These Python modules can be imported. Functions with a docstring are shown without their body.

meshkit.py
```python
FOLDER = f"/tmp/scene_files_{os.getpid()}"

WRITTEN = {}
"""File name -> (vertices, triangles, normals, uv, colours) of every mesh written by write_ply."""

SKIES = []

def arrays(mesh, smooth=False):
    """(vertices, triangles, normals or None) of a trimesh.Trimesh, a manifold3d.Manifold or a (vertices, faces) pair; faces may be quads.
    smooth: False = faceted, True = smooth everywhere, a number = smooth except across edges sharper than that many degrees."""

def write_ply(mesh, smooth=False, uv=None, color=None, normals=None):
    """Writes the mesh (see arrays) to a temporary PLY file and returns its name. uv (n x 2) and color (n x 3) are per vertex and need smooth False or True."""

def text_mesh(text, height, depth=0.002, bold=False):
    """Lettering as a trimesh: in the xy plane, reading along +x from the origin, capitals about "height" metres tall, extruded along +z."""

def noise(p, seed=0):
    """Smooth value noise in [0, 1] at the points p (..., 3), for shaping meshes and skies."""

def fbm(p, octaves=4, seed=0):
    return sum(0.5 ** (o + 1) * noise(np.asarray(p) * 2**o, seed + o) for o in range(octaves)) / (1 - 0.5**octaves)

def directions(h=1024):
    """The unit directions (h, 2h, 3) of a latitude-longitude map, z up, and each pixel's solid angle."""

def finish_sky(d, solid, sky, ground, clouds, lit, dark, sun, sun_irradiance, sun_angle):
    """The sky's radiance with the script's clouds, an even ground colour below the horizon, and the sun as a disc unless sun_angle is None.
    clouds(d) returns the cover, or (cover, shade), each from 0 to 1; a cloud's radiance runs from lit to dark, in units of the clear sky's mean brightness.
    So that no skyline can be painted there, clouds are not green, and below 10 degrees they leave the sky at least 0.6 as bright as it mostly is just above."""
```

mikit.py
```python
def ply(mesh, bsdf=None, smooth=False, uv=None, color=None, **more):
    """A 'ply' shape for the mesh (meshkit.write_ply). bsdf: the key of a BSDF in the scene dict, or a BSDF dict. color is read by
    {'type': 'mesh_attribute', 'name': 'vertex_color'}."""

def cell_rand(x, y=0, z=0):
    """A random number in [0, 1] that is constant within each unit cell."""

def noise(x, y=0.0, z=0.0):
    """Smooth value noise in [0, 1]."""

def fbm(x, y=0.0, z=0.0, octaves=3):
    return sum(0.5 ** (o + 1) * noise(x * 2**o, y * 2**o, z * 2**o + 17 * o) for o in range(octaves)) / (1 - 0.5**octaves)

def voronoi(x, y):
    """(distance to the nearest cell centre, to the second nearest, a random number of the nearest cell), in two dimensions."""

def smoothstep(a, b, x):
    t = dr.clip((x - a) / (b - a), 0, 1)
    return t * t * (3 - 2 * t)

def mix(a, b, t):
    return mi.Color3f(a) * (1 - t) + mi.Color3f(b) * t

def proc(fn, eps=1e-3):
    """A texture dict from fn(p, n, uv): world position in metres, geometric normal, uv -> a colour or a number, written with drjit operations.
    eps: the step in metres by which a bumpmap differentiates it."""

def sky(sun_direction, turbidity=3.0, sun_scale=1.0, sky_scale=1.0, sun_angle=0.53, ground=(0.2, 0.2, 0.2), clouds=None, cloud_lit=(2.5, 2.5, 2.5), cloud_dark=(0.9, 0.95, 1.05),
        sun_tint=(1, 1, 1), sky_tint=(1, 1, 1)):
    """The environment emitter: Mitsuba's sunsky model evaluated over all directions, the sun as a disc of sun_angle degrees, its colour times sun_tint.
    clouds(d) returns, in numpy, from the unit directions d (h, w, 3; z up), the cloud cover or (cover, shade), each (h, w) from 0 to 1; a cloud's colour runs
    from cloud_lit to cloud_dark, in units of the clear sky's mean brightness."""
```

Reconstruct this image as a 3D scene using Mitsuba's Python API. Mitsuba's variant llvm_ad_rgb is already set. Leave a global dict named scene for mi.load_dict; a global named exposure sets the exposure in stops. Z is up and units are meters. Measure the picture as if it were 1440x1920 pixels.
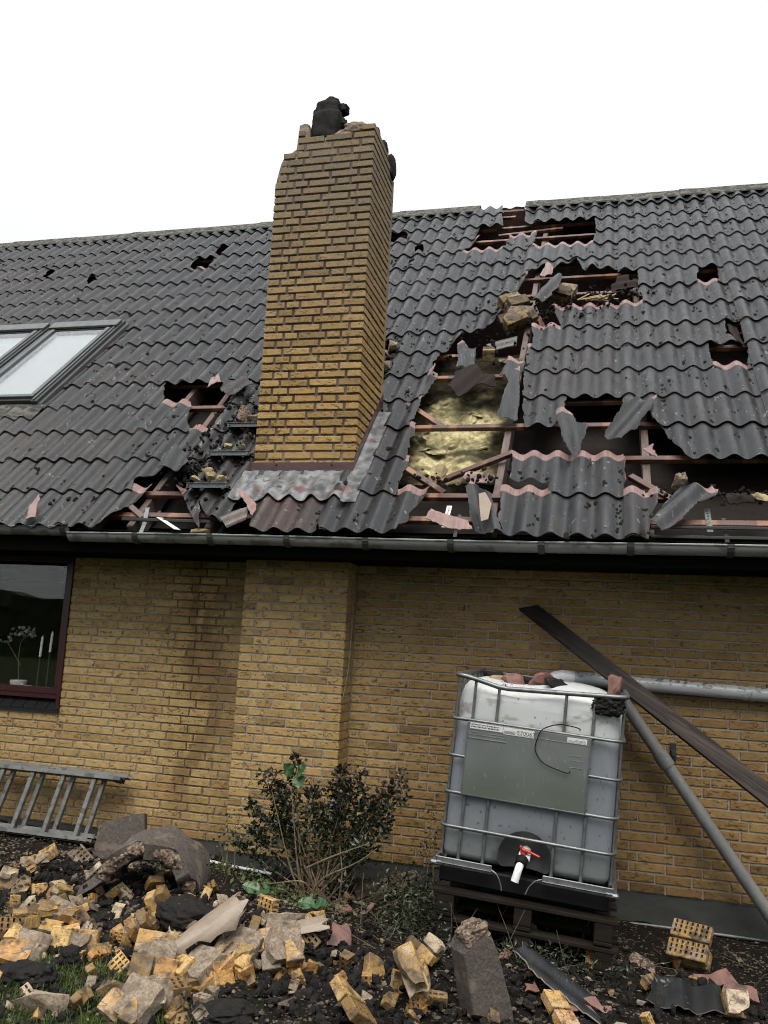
import math, random
import numpy as np, trimesh, manifold3d as m3
import drjit as dr
import mitsuba as mi
import mikit, meshkit
from mikit import noise, fbm, cell_rand, smoothstep, mix
from meshkit import fbm as nfbm, noise as nnoise
from shapely.geometry import Polygon, box as sbox, MultiPolygon
from shapely.ops import unary_union

# ---------------------------------------------------------------- camera, light, exposure
scene, labels = {}, {}
CAM = np.array([0.0, -6.189, 1.65])
FWD = np.array([-0.25067, 0.95578, 0.15382]); UP = np.array([-0.01203, -0.16195, 0.98672])
scene['camera'] = dict(type='perspective', fov=48.666, fov_axis='x', near_clip=0.05, far_clip=2000.0,
                       to_world=mi.ScalarTransform4f().look_at(origin=CAM.tolist(), target=(CAM + FWD).tolist(), up=UP.tolist()))
# an even overcast sky, three times as bright overhead as at the horizon
scene['sky'] = mikit.sky((0.08, -0.50, 0.86), turbidity=4, sun_scale=1.4, sun_angle=44, sun_tint=(.90, .98, 1.12), ground=(.05, .05, .04), clouds=lambda d: (np.ones(d.shape[:2]), 1 - np.clip(d[..., 2], 0, 1)),
                         cloud_lit=(5.6, 5.8, 6.0), cloud_dark=(3.05, 3.12, 3.14))
exposure = 1.3

# ---------------------------------------------------------------- helpers
S2 = math.sqrt(2.0)
ZE, Y0 = 2.9456, -0.44            # roof plane z = ZE + y, slope distance v = 0 at y = Y0
VROW, DROW, VRIDGE = -0.1527, 0.47478, 7.279
PITCH, AMP, UCREST = 0.175833, 0.0225, 0.187
XJ, COLW = 0.1293, 1.055
PX1, PX2 = -2.722, -1.8755        # brick pier and chimney: left and right face
WY = 0.24                         # face of the main wall
ZB, COURSE = 0.059, 0.06667       # underside of the first course
def V(k): return VROW + DROW * k
def RP(u, v, n=0.0):
    u, v, n = np.broadcast_arrays(np.asarray(u, float), v, n)
    return np.stack([u, Y0 + (v - n) / S2, ZE + Y0 + (v + n) / S2], -1)
RN = np.array([0, -1, 1]) / S2

def number(base):
    if base not in scene and not any(k.startswith(base + '__') for k in scene): return base
    i = 1
    while f'{base}_{i:03d}' in scene or any(k.startswith(f'{base}_{i:03d}__') for k in ()) or f'{base}_{i:03d}' in USED: i += 1
    return f'{base}_{i:03d}'
USED = set(); COUNT = {}
def fresh(base):
    c = COUNT.get(base, 0); COUNT[base] = c + 1
    k = base if c == 0 else f'{base}_{c:03d}'
    USED.add(k); return k
def tag(key, label=None, cat=None, group=None, kind=None):
    d = labels.setdefault(key, {})
    for a, b in (('label', label), ('category', cat), ('group', group), ('kind', kind)):
        if b: d[a] = b
    return key
def thing(name, label, cat, group=None):
    return tag(fresh(name), label, cat, group)
def put(name, shape, parent=None):
    k = fresh(f'{parent}__{name}' if parent else name); scene[k] = shape; return k

def raw(v, f, bsdf, n=None, uv=None):
    path = meshkit.write_ply((np.asarray(v, float), np.asarray(f, int)), False, uv, None, normals=n)
    return dict(type='ply', filename=path, face_normals=n is None, bsdf=dict(type='ref', id='mat_' + bsdf))
def shape(mesh, bsdf, smooth=False, uv=None):
    """uv: None, or one (u, v) for the whole piece, a random seed that its material reads."""
    v, f, n = meshkit.arrays(mesh, smooth)
    if uv is not None: uv = np.tile(np.asarray(uv, float), (len(v), 1))
    return raw(v, f, bsdf, n, uv)
def moved(sh, M): return {**sh, 'to_world': mi.ScalarTransform4f(np.asarray(M, float).tolist())}
def mat(loc=(0, 0, 0), rot=(0, 0, 0), s=1.0):
    M = trimesh.transformations.euler_matrix(*np.radians(rot), 'sxyz'); M[:3, :3] *= np.asarray(s); M[:3, 3] = loc; return M
def xf(v, M): return np.asarray(v) @ M[:3, :3].T + M[:3, 3]

def quads(n, m, wrap=False):
    i, j = np.meshgrid(np.arange(n - 1), np.arange(m if wrap else m - 1), indexing='ij')
    j2 = (j + 1) % m
    q = np.stack([i * m + j, (i + 1) * m + j, (i + 1) * m + j2, i * m + j2], -1).reshape(-1, 4)
    return np.vstack([q[:, [0, 1, 2]], q[:, [0, 2, 3]]])
def join(parts):
    V_, F_, o = [], [], 0
    for v, f in parts: V_.append(v); F_.append(np.asarray(f) + o); o += len(v)
    return np.vstack(V_), np.vstack(F_)
BF = np.array([[0, 3, 2], [0, 2, 1], [4, 5, 6], [4, 6, 7], [0, 1, 5], [0, 5, 4], [1, 2, 6], [1, 6, 5], [2, 3, 7], [2, 7, 6], [3, 0, 4], [3, 4, 7]])
def box(x0, x1, y0, y1, z0, z1):
    return np.array([[x0, y0, z0], [x1, y0, z0], [x1, y1, z0], [x0, y1, z0], [x0, y0, z1], [x1, y0, z1], [x1, y1, z1], [x0, y1, z1]], float), BF
def cbox(x0, x1, y0, y1, z0, z1, c=0.003):
    """A box with chamfered edges."""
    pts = []
    for x, a in ((x0, 1), (x1, -1)):
        for y, b in ((y0, 1), (y1, -1)):
            for z, d in ((z0, 1), (z1, -1)):
                pts += [[x + a * c, y + b * c, z], [x + a * c, y, z + d * c], [x, y + b * c, z + d * c]]
    h = trimesh.convex.convex_hull(np.array(pts)); return np.array(h.vertices), np.array(h.faces)
def frame_of(d, up=(0, 0, 1)):
    d = np.asarray(d, float); d = d / np.linalg.norm(d); s = np.cross(d, up)
    if np.linalg.norm(s) < 1e-3: s = np.cross(d, [0, 1, 0])
    s /= np.linalg.norm(s); return d, s, np.cross(s, d)
def beam(p0, p1, w, h, up=(0, 0, 1), c=0.003, bend=0):
    """A bar of width w (sideways) and height h along p0-p1, its axis in the middle."""
    p0, p1 = np.asarray(p0, float), np.asarray(p1, float); d, s, u = frame_of(p1 - p0, up); L = np.linalg.norm(p1 - p0)
    v, f = cbox(0, L, -w / 2, w / 2, -h / 2, h / 2, min(c, w / 4, h / 4))
    return p0 + v[:, :1] * d - v[:, 1:2] * s + v[:, 2:] * u, f
def tube(pts, r, sides=8, closed=False, caps=True):
    p = np.asarray(pts, float); n = len(p); r = np.broadcast_to(r, (n,))
    t = (np.roll(p, -1, 0) - np.roll(p, 1, 0)) if closed else np.gradient(p, axis=0)
    t /= np.linalg.norm(t, axis=1, keepdims=True) + 1e-12
    a = np.cross(t[0], [0.31, 0.2, 0.93]); a /= np.linalg.norm(a); A = []
    for k in range(n):
        a = a - t[k] * (a @ t[k]); a /= np.linalg.norm(a) + 1e-12; A.append(a)
    A = np.array(A); B = np.cross(t, A); ang = np.arange(sides) * 2 * np.pi / sides
    v = p[:, None] + r[:, None, None] * (np.cos(ang)[None, :, None] * A[:, None] + np.sin(ang)[None, :, None] * B[:, None])
    idx = np.arange(n * sides).reshape(n, sides); rows = np.vstack([idx, idx[:1]]) if closed else idx
    F = []
    for i in range(len(rows) - 1):
        for j in range(sides):
            a_, b_, c_, d_ = rows[i, j], rows[i, (j + 1) % sides], rows[i + 1, (j + 1) % sides], rows[i + 1, j]
            F += [[a_, b_, c_], [a_, c_, d_]]
    v = v.reshape(-1, 3)
    if not closed and caps:
        v = np.vstack([v, p[0], p[-1]]); k = n * sides
        for j in range(sides): F += [[k, idx[0, (j + 1) % sides], idx[0, j]], [k + 1, idx[-1, j], idx[-1, (j + 1) % sides]]]
    return v, np.array(F)
def rounded(pts, r=0.05, k=5, closed=False):
    """The polyline with its corners rounded."""
    p = np.asarray(pts, float); out = []; n = len(p)
    for i in range(n):
        if not closed and i in (0, n - 1): out.append(p[i]); continue
        a, b, c = p[i - 1], p[i], p[(i + 1) % n]
        u, w = a - b, c - b; ra = min(r, np.linalg.norm(u) * .45); rb = min(r, np.linalg.norm(w) * .45)
        s, e = b + u / np.linalg.norm(u) * ra, b + w / np.linalg.norm(w) * rb
        for t in np.linspace(0, 1, k): out.append((1 - t) ** 2 * s + 2 * t * (1 - t) * b + t * t * e)
    return np.array(out)
def man(v, f): return m3.Manifold(m3.Mesh(np.asarray(v, np.float32), np.asarray(f, np.uint32)))
def unman(m): k = m.to_mesh(); return np.array(k.vert_properties[:, :3], float), np.array(k.tri_verts, int)
def rock(seed, dims, rough=0.12, n=12, sub=2, chop=0):
    """An irregular lump: a hull of random points, split finer and roughened."""
    rg = np.random.default_rng(seed); p = rg.uniform(-1, 1, (n, 3)); p /= np.maximum(np.abs(p).max(1), 0.75)[:, None]
    h = trimesh.convex.convex_hull(p)
    for _ in range(sub): h = h.subdivide()
    v = np.array(h.vertices); d = v / (np.linalg.norm(v, axis=1, keepdims=True) + 1e-9)
    v = v + d * ((nfbm(v * 1.7 + seed, 3) - .5) * 2 * rough * 1.6)[:, None]
    e = v.max(0) - v.min(0); v = (v - (v.max(0) + v.min(0)) / 2) / e * np.asarray(dims)
    return v, np.array(h.faces)
def lumpy(seed, dims, rough=.22, sub=3, blocky=.55, freq=2.2):
    """A crumbly lump: between a ball and a block, its surface broken by noise."""
    m_ = trimesh.creation.icosphere(sub); v = np.array(m_.vertices); q = v / np.abs(v).max(1, keepdims=True); v = v * (1 - blocky) + q * blocky * .85
    v = v * (1 + rough * 2 * (nfbm(v * freq + seed * 1.7, 4) - .5))[:, None] + rough * .3 * np.stack([nnoise(v * 5 + seed + 9 * k) - .5 for k in range(3)], 1)
    e = v.max(0) - v.min(0); v = (v - (v.max(0) + v.min(0)) / 2) / e * np.asarray(dims)
    return v, np.array(m_.faces)
def rough_solid(m, step, amp, seed, freq=18):
    """A manifold split finer and pushed in and out by noise."""
    m = m.refine_to_length(step); v, f = unman(m)
    o = np.stack([nfbm(v * freq + seed * 3.1 + 7 * k, 3) - .5 for k in range(3)], -1)
    return v + o * 2 * amp, f
def mbox(x0, x1, y0, y1, z0, z1): return m3.Manifold.cube([x1 - x0, y1 - y0, z1 - z0]).translate([x0, y0, z0])
# ---------------------------------------------------------------- materials
def two(d): return {'type': 'twosided', 'bsdf': d}
def pr(fn): return mikit.proc(fn)
def principled(col, rough=.6, spec=.4, metal=0., **k):
    col = {'type': 'rgb', 'value': list(col)} if isinstance(col, (tuple, list)) else pr(col)
    return two(dict(type='principled', base_color=col, roughness=pr(rough) if callable(rough) else rough, specular=spec, metallic=metal, **k))
def C3(a): return mi.Color3f(*a)

def brick_col(p, n, uv):
    t = uv.x; s = uv.y                                   # per-brick seeds
    base = mix((.28, .182, .066), (.37, .25, .104), t)
    base = mix(base, (.31, .17, .07), smoothstep(.86, .98, s) * .45)      # some redder bricks
    base = mix(base, (.12, .08, .035), smoothstep(.18, .05, s) * .6)      # some dark ones
    a = p.x + p.y * 1.3
    g = fbm(a * 30, p.z * 45, 3.0 + t * 9)
    base = base * (.74 + .5 * g)
    w = noise(a * 26 + t * 40, p.z * 60 + 3, t * 17)                      # wavy drag marks of the wire-cut face
    line = 1 - smoothstep(.0, .10, dr.abs(noise(a * 34 + 9 * t, p.z * 85, s * 23) - .5))
    line = line * smoothstep(.44, .60, w)
    base = mix(base, (.05, .028, .013), line * .85)
    # brown run-off stain left of the pier, under the damaged eave
    st = smoothstep(.36, .02, dr.abs(p.x + 3.22 - .30 * (noise(p.z * 4, 4.0) - .3))) * smoothstep(-.2, .9, p.z) * smoothstep(.21, .23, p.y) * smoothstep(3, 2.4, p.z)
    base = mix(base, (.10, .055, .022), dr.minimum(st * (.12 + .75 * smoothstep(.35, .65, fbm(p.x * 8, p.z * 4, 1.0))), .62))
    st2 = smoothstep(.30, .0, dr.abs(p.x + 2.78)) * smoothstep(.21, .23, p.y) * smoothstep(3, 2.4, p.z)  # painted shade on the wall in the corner left of the pier
    base = mix(base, (.12, .075, .03), st2 * .45 * (.4 + noise(p.x * 6, p.z * 3, 2.0)))
    # rising damp and soot towards the ground
    low = smoothstep(.45, -.05, p.z + .25 * fbm(p.x * 3, p.z * 2, 5.0)) * smoothstep(-.6, -.2, p.y)
    base = mix(base, (.075, .05, .025), low * .5)
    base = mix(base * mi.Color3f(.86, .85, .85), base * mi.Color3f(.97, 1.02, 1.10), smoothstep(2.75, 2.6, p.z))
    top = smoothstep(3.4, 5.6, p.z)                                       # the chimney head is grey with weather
    base = mix(base, base * mi.Color3f(.66, .62, .60), smoothstep(-1.95, -1.2, p.x + .5 * (noise(p.x * 2, p.z * 3, 6.0) - .5)) * smoothstep(2.5, 2.4, p.z))   # the right-hand wall is darker and browner
    return mix(base, (.115, .104, .086), top * (.5 + .4 * fbm(a * 3, p.z * 2, 7.0)))
M = {}
M['brick'] = principled(brick_col, rough=.75, spec=.2)
def mortar_col(p, n, uv):
    g = fbm(p.x * 40 + p.y * 33, p.z * 40, 2.0)
    b = mix((.18, .155, .135), (.28, .25, .225), g)
    st = smoothstep(.44, .06, dr.abs(p.x + 3.2)) * smoothstep(-.4, .7, p.z) * smoothstep(.2, .23, p.y) * smoothstep(3, 2.4, p.z)
    b = mix(b, (.05, .032, .022), st * .85)
    return mix(b, (.045, .036, .032), smoothstep(2.8, 3.4, p.z) * (.62 + .36 * noise(p.x * 14, p.z * 9, 3.0)))       # darker chimney mortar, shadow of its recessed joints painted in
M['mortar'] = principled(mortar_col, rough=.85, spec=.2)
def rubble_brick_col(p, n, uv):
    t = uv.x; s = uv.y
    b = mix((.27, .16, .052), (.37, .245, .095), t)
    b = mix(b, (.36, .175, .05), smoothstep(.7, .95, s) * .7)
    g = fbm(p.x * 45 + s * 7, p.y * 45, p.z * 45)
    b = b * (.68 + .6 * g)
    b = mix(b, (.30, .26, .205), smoothstep(.52, .74, fbm(p.x * 20 + 3, p.y * 20, p.z * 20 + t, 4)) * .6)   # mortar left on it
    b = mix(b, (.10, .062, .025), smoothstep(.75, .9, noise(p.x * 120, p.y * 120, p.z * 120)) * .6)
    b = mix(b, (.34, .30, .235), smoothstep(.80, .86, cell_rand(t * 97, s * 53)) * .7)            # some are caked in mortar
    b = b * (.42 + .72 * smoothstep(.0, .75, cell_rand(s * 71, t * 37)))
    b = mix(b, (.05, .042, .032), smoothstep(.50, .72, fbm(p.x * 6.5 + 2, p.y * 6.5, p.z * 9)) * .7)  # soot and earth
    b = b * (.82 + .36 * noise(p.x * 150, p.y * 150, p.z * 150))
    ck = dr.abs(noise(p.x * 24 + t * 30, p.y * 24, p.z * 34 + s * 20) - .5)
    b = mix(b, (.05, .03, .014), smoothstep(.03, .0, ck) * .8)
    return mix(b, (.03, .024, .018), smoothstep(.47, .74, fbm(p.x * 26, p.y * 26 + 4, p.z * 26, 4)) * .85)
def old_brick_col(p, n, uv): return rubble_brick_col(p, n, uv) * mi.Color3f(.62, .68, .82)
M['old_brick'] = principled(old_brick_col, rough=.75, spec=.3)
M['rubble_brick'] = principled(rubble_brick_col, rough=.6, spec=.4)
def pale_mortar_col(p, n, uv):
    g = fbm(p.x * 30 + uv.x * 9, p.y * 30, p.z * 30)
    b = mix((.10, .078, .058), (.265, .222, .172), g) * (.6 + .8 * noise(p.x * 130, p.y * 130, p.z * 130))
    return mix(b, (.05, .04, .032), smoothstep(.52, .82, fbm(p.x * 24 + 5, p.y * 24, p.z * 24, 4)) * .75)
M['pale_mortar'] = principled(pale_mortar_col, rough=.9, spec=.2)
def concrete_col(p, n, uv):
    g = fbm(p.x * 60, p.y * 60, p.z * 60)
    b = mix((.034, .029, .026), (.082, .071, .064), g) * (.6 + .8 * noise(p.x * 130, p.y * 130, p.z * 130))
    b = mix(b, (.15, .12, .095), smoothstep(.62, .78, fbm(p.x * 14, p.y * 11 + 2, p.z * 11)) * .5)
    return b
M['dark_concrete'] = principled(concrete_col, rough=.75, spec=.3)
def rough_conc_col(p, n, uv):
    g = fbm(p.x * 50, p.y * 50, p.z * 50); v = noise(p.x * 120, p.y * 120, p.z * 120)
    b = mix((.035, .026, .02), (.16, .12, .09), smoothstep(.25, .75, g))
    return mix(b, (.30, .26, .22), smoothstep(.62, .85, v) * .6)
M['rough_concrete'] = principled(rough_conc_col, rough=.9, spec=.2)
def soot_col(p, n, uv):
    v = noise(p.x * 140, p.y * 140, p.z * 140)
    return mix(mix((.005, .005, .0052), (.016, .0145, .014), fbm(p.x * 30, p.y * 30, p.z * 30)), (.16, .145, .13), smoothstep(.88, .95, v) * .6)
M['soot'] = principled(soot_col, rough=.85, spec=.2)
def plinth_col(p, n, uv):
    return mix((.022, .024, .024), (.055, .057, .054), fbm(p.x * 9, p.y * 9, p.z * 14)) 
M['plinth'] = principled(plinth_col, rough=.6, spec=.4)

def sheet_col(p, n, uv):
    seed = dr.floor(uv.x / 10); xl = uv.x - seed * 10; s = uv.y
    r1 = cell_rand(seed, 3); r2 = cell_rand(seed, 7)
    u = p.x; v = (p.y + .44) * 1.41421
    g = fbm(u * 16, v * 7, r1 * 9)
    b = mix((.0084, .0092, .0106), (.0205, .0222, .0250), g * .55 + r1 * .45) * mix((1.05, 1.0, 1.0), (.92, 1.03, 1.06), cell_rand(seed, 11))
    b = mix(b, (.03, .019, .017), smoothstep(.7, .95, r2) * .5 * g)
    b = mix(b, mix((.022, .013, .012), (.058, .033, .030), g), smoothstep(-2.75, -2.6, u) * smoothstep(-1.85, -2.25, u) * smoothstep(.5, .3, v) * .85)   # browner sheets below the apron                   # a few browner sheets
    # dark algae down the troughs, pale wear along the crests
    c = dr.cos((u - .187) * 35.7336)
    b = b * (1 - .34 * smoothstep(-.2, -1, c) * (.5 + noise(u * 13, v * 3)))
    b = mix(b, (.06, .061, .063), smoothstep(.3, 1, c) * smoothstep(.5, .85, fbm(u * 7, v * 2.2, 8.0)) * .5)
    st = noise(u * 110, v * 3.5, 2.0)
    b = b * (.86 + .28 * st)
    # lichen specks
    l = noise(u * 70, v * 70, 5.0) * noise(u * 23, v * 23, 1.0)
    b = mix(b, (.26, .27, .26), smoothstep(.68, .80, l) * .5)
    scr = noise(u * 95 + v * 20, v * 26, 9.0) * noise(u * 6, v * 6, 4.0)
    b = mix(b, (.27, .275, .27), smoothstep(.70, .80, scr) * .4 * smoothstep(4.2, 1.2, v))
    # patches of moss stain
    b = mix(b, (.016, .015, .012), smoothstep(.60, .70, fbm(u * 19, v * 14, 3.0)) * .75)
    # the strip that the next row used to cover has never weathered
    k = smoothstep(.483, .491, s + .010 * (noise(u * 40, v * 9) - .5))
    k = dr.maximum(k, smoothstep(1.062, 1.072, xl + .01 * (noise(v * 30, u) - .5)))
    pink = mix((.155, .088, .082), (.235, .158, .150), fbm(u * 22, v * 14, 6.0)) * (.75 + .4 * noise(u * 130, v * 6))
    b = mix(b, pink, k)
    edge = mix((.17, .15, .14), (.28, .26, .24), noise(u * 60, v * 60))
    b = mix(b, edge, smoothstep(1.5, 1.6, s))
    und = mix((.009, .006, .0055), (.030, .0195, .018), fbm(u * 14, v * 14, 2.0))
    return mix(b, und, smoothstep(2.5, 2.6, s))
def sheet_rough(p, n, uv): return .26 + .24 * fbm(p.x * 25, p.y * 25, p.z * 8)
M['sheet'] = principled(sheet_col, rough=sheet_rough, spec=.4)
M['dark_underside'] = principled((.014, .009, .008), rough=.7, spec=.15)
M['moss'] = principled(lambda p, n, uv: mix((.004, .004, .0035), (.016, .015, .011), noise(p.x * 50, p.y * 50, p.z * 50)), rough=.95, spec=.1)
def ridge_col(p, n, uv):
    g = fbm(p.x * 22, p.y * 22, p.z * 22)
    b = mix((.03, .03, .028), (.10, .098, .088), smoothstep(.3, .7, g))
    return mix(b, (.02, .02, .017), smoothstep(.6, .7, fbm(p.x * 40, p.y * 40 + 3, p.z * 40)))
M['ridge'] = principled(ridge_col, rough=.8, spec=.3)
def batten_col(p, n, uv):
    g = fbm(p.x * 8, p.y * 60, p.z * 60)
    b = mix((.028, .012, .009), (.10, .043, .028), g)
    return mix(b, (.26, .125, .06), smoothstep(.62, .8, noise(p.x * 9, 4.0, 1.0)) * .55)  # orange glints of the wet wood painted into the colour
M['batten'] = principled(batten_col, rough=.38, spec=.6)
M['rafter'] = principled(lambda p, n, uv: mix((.06, .042, .037), (.14, .108, .098), fbm(p.x * 50, p.y * 7, p.z * 7)), rough=.6)
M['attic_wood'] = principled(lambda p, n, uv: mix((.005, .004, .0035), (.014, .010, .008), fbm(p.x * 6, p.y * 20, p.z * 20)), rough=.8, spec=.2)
def wool_col(p, n, uv):
    g = fbm(p.x * 13, p.y * 13, p.z * 13, 4); h = fbm(p.x * 4 + 3, p.y * 4, p.z * 5, 3)
    b = mix((.25, .22, .115), (.47, .43, .255), smoothstep(.25, .75, fbm(p.x * 30, p.y * 22, p.z * 22, 4)))
    b = mix(b, (.11, .09, .045), smoothstep(.50, .70, g) * .75) * (.72 + .56 * noise(p.x * 150, p.y * 90, p.z * 150))
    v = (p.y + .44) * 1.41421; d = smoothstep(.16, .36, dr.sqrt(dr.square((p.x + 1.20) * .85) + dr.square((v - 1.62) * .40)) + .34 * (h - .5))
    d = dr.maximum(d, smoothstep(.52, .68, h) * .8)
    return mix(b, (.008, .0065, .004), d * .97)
M['wool'] = principled(wool_col, rough=.95, spec=.1)
def lead_col(p, n, uv):
    g = fbm(p.x * 14, p.y * 14, p.z * 14, 4)
    b = mix((.045, .049, .053), (.175, .19, .20), smoothstep(.25, .75, g))
    b = mix(b, (.12, .035, .03), smoothstep(.60, .72, fbm(p.x * 7 + 4, p.y * 9, p.z * 9)) * .7)
    return mix(b, (.03, .03, .03), smoothstep(.64, .74, fbm(p.x * 30, p.y * 30, p.z * 30 + 8)) * .8)
M['lead'] = principled(lead_col, rough=.45, spec=.5, metal=.25)
M['flashing'] = principled(lambda p, n, uv: mix((.024, .010, .010), (.075, .033, .030), fbm(p.x * 12, p.y * 20, p.z * 30)), rough=.3, spec=.6)
def gutter_col(p, n, uv):
    b = mix((.115, .125, .125), (.18, .19, .187), fbm(p.x * 6, p.z * 30, 1.0))
    d = smoothstep(.5, .7, fbm(p.x * 11, p.z * 16, 3.0)) * .7
    return mix(b, (.05, .052, .046), d)
M['gutter'] = principled(gutter_col, rough=.4, spec=.5)
M['dark_metal'] = principled((.02, .022, .022), rough=.45, spec=.5)
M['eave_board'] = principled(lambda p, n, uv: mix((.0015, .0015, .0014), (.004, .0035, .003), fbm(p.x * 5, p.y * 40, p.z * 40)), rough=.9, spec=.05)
M['window_red'] = principled(lambda p, n, uv: mix((.022, .0035, .006), (.04, .007, .011), fbm(p.x * 9, p.y * 60, p.z * 30)), rough=.35, spec=.5)
M['black_tile'] = principled((.012, .013, .014), rough=.3, spec=.5)
M['skylight_frame'] = principled(lambda p, n, uv: mix((.05, .056, .058), (.10, .108, .11), fbm(p.x * 20, p.y * 6, p.z * 6)), rough=.35, spec=.5, metal=.2)
M['skylight_dark'] = principled((.022, .025, .027), rough=.4, spec=.5)
M['reflection_panel'] = principled((.21, .24, .255), rough=.8, spec=.2)  # pale tone imitating the sky reflected in the roof windows
M['glass'] = dict(type='thindielectric', int_ior=1.52)
M['room_wall'] = principled((.06, .06, .055), rough=.9)
M['candle'] = principled((.80, .78, .74), rough=.5)
M['petal'] = principled((.26, .27, .26), rough=.7)
M['pot'] = principled((.42, .42, .40), rough=.5)
# plastics and metals
def hdpe_col(p, n, uv):
    z = uv.y                                               # height in the bottle
    b = mix((.135, .152, .176), (.36, .385, .395), smoothstep(.78, .86, z + .02 * noise(p.x * 9, 2.0)))
    b = mix(b, (.10, .118, .112), smoothstep(.26, .1, z) * .6)
    d = smoothstep(.55, .75, fbm(p.x * 10, p.y * 10, p.z * 14)) * smoothstep(.76, .86, z) * smoothstep(1.04, .9, z)
    b = mix(b, (.16, .155, .14), d * .9)
    sp = noise(p.x * 60, p.y * 60, p.z * 30)
    b = mix(b, (.05, .047, .04), smoothstep(.86, .94, sp) * .7)
    r = dr.sqrt(dr.square(uv.x - .0) + dr.square(z - .10))   # near black around the tap
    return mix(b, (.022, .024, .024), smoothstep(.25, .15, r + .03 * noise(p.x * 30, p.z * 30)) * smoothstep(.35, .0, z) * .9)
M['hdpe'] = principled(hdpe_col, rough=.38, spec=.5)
def steel_col(p, n, uv): return mix((.085, .095, .10), (.21, .225, .235), fbm(p.x * 30, p.y * 30, p.z * 30)) 
M['steel'] = principled(steel_col, rough=.46, spec=.5, metal=.75)
def plate_col(p, n, uv):
    g = fbm(p.x * 5, p.y * 5, p.z * 4, 4)
    b = mix((.088, .10, .102), (.155, .171, .172), g)
    b = mix(b, (.075, .092, .068), smoothstep(1.05, .82, p.z) * .5)
    return mix(b, (.24, .26, .26), smoothstep(.84, .93, noise(p.x * 90, p.z * 25, 2.0)) * .3)
M['plate'] = principled(plate_col, rough=.42, spec=.5, metal=.35)
M['white_label'] = principled((.46, .48, .475), rough=.5)
M['print'] = principled((.03, .03, .035), rough=.6)
M['red_plastic'] = principled((.32, .016, .014), rough=.35, spec=.5)
M['white_plastic'] = principled((.62, .64, .65), rough=.35, spec=.5)
M['black_plastic'] = principled((.004, .0045, .005), rough=.6, spec=.18)
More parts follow.
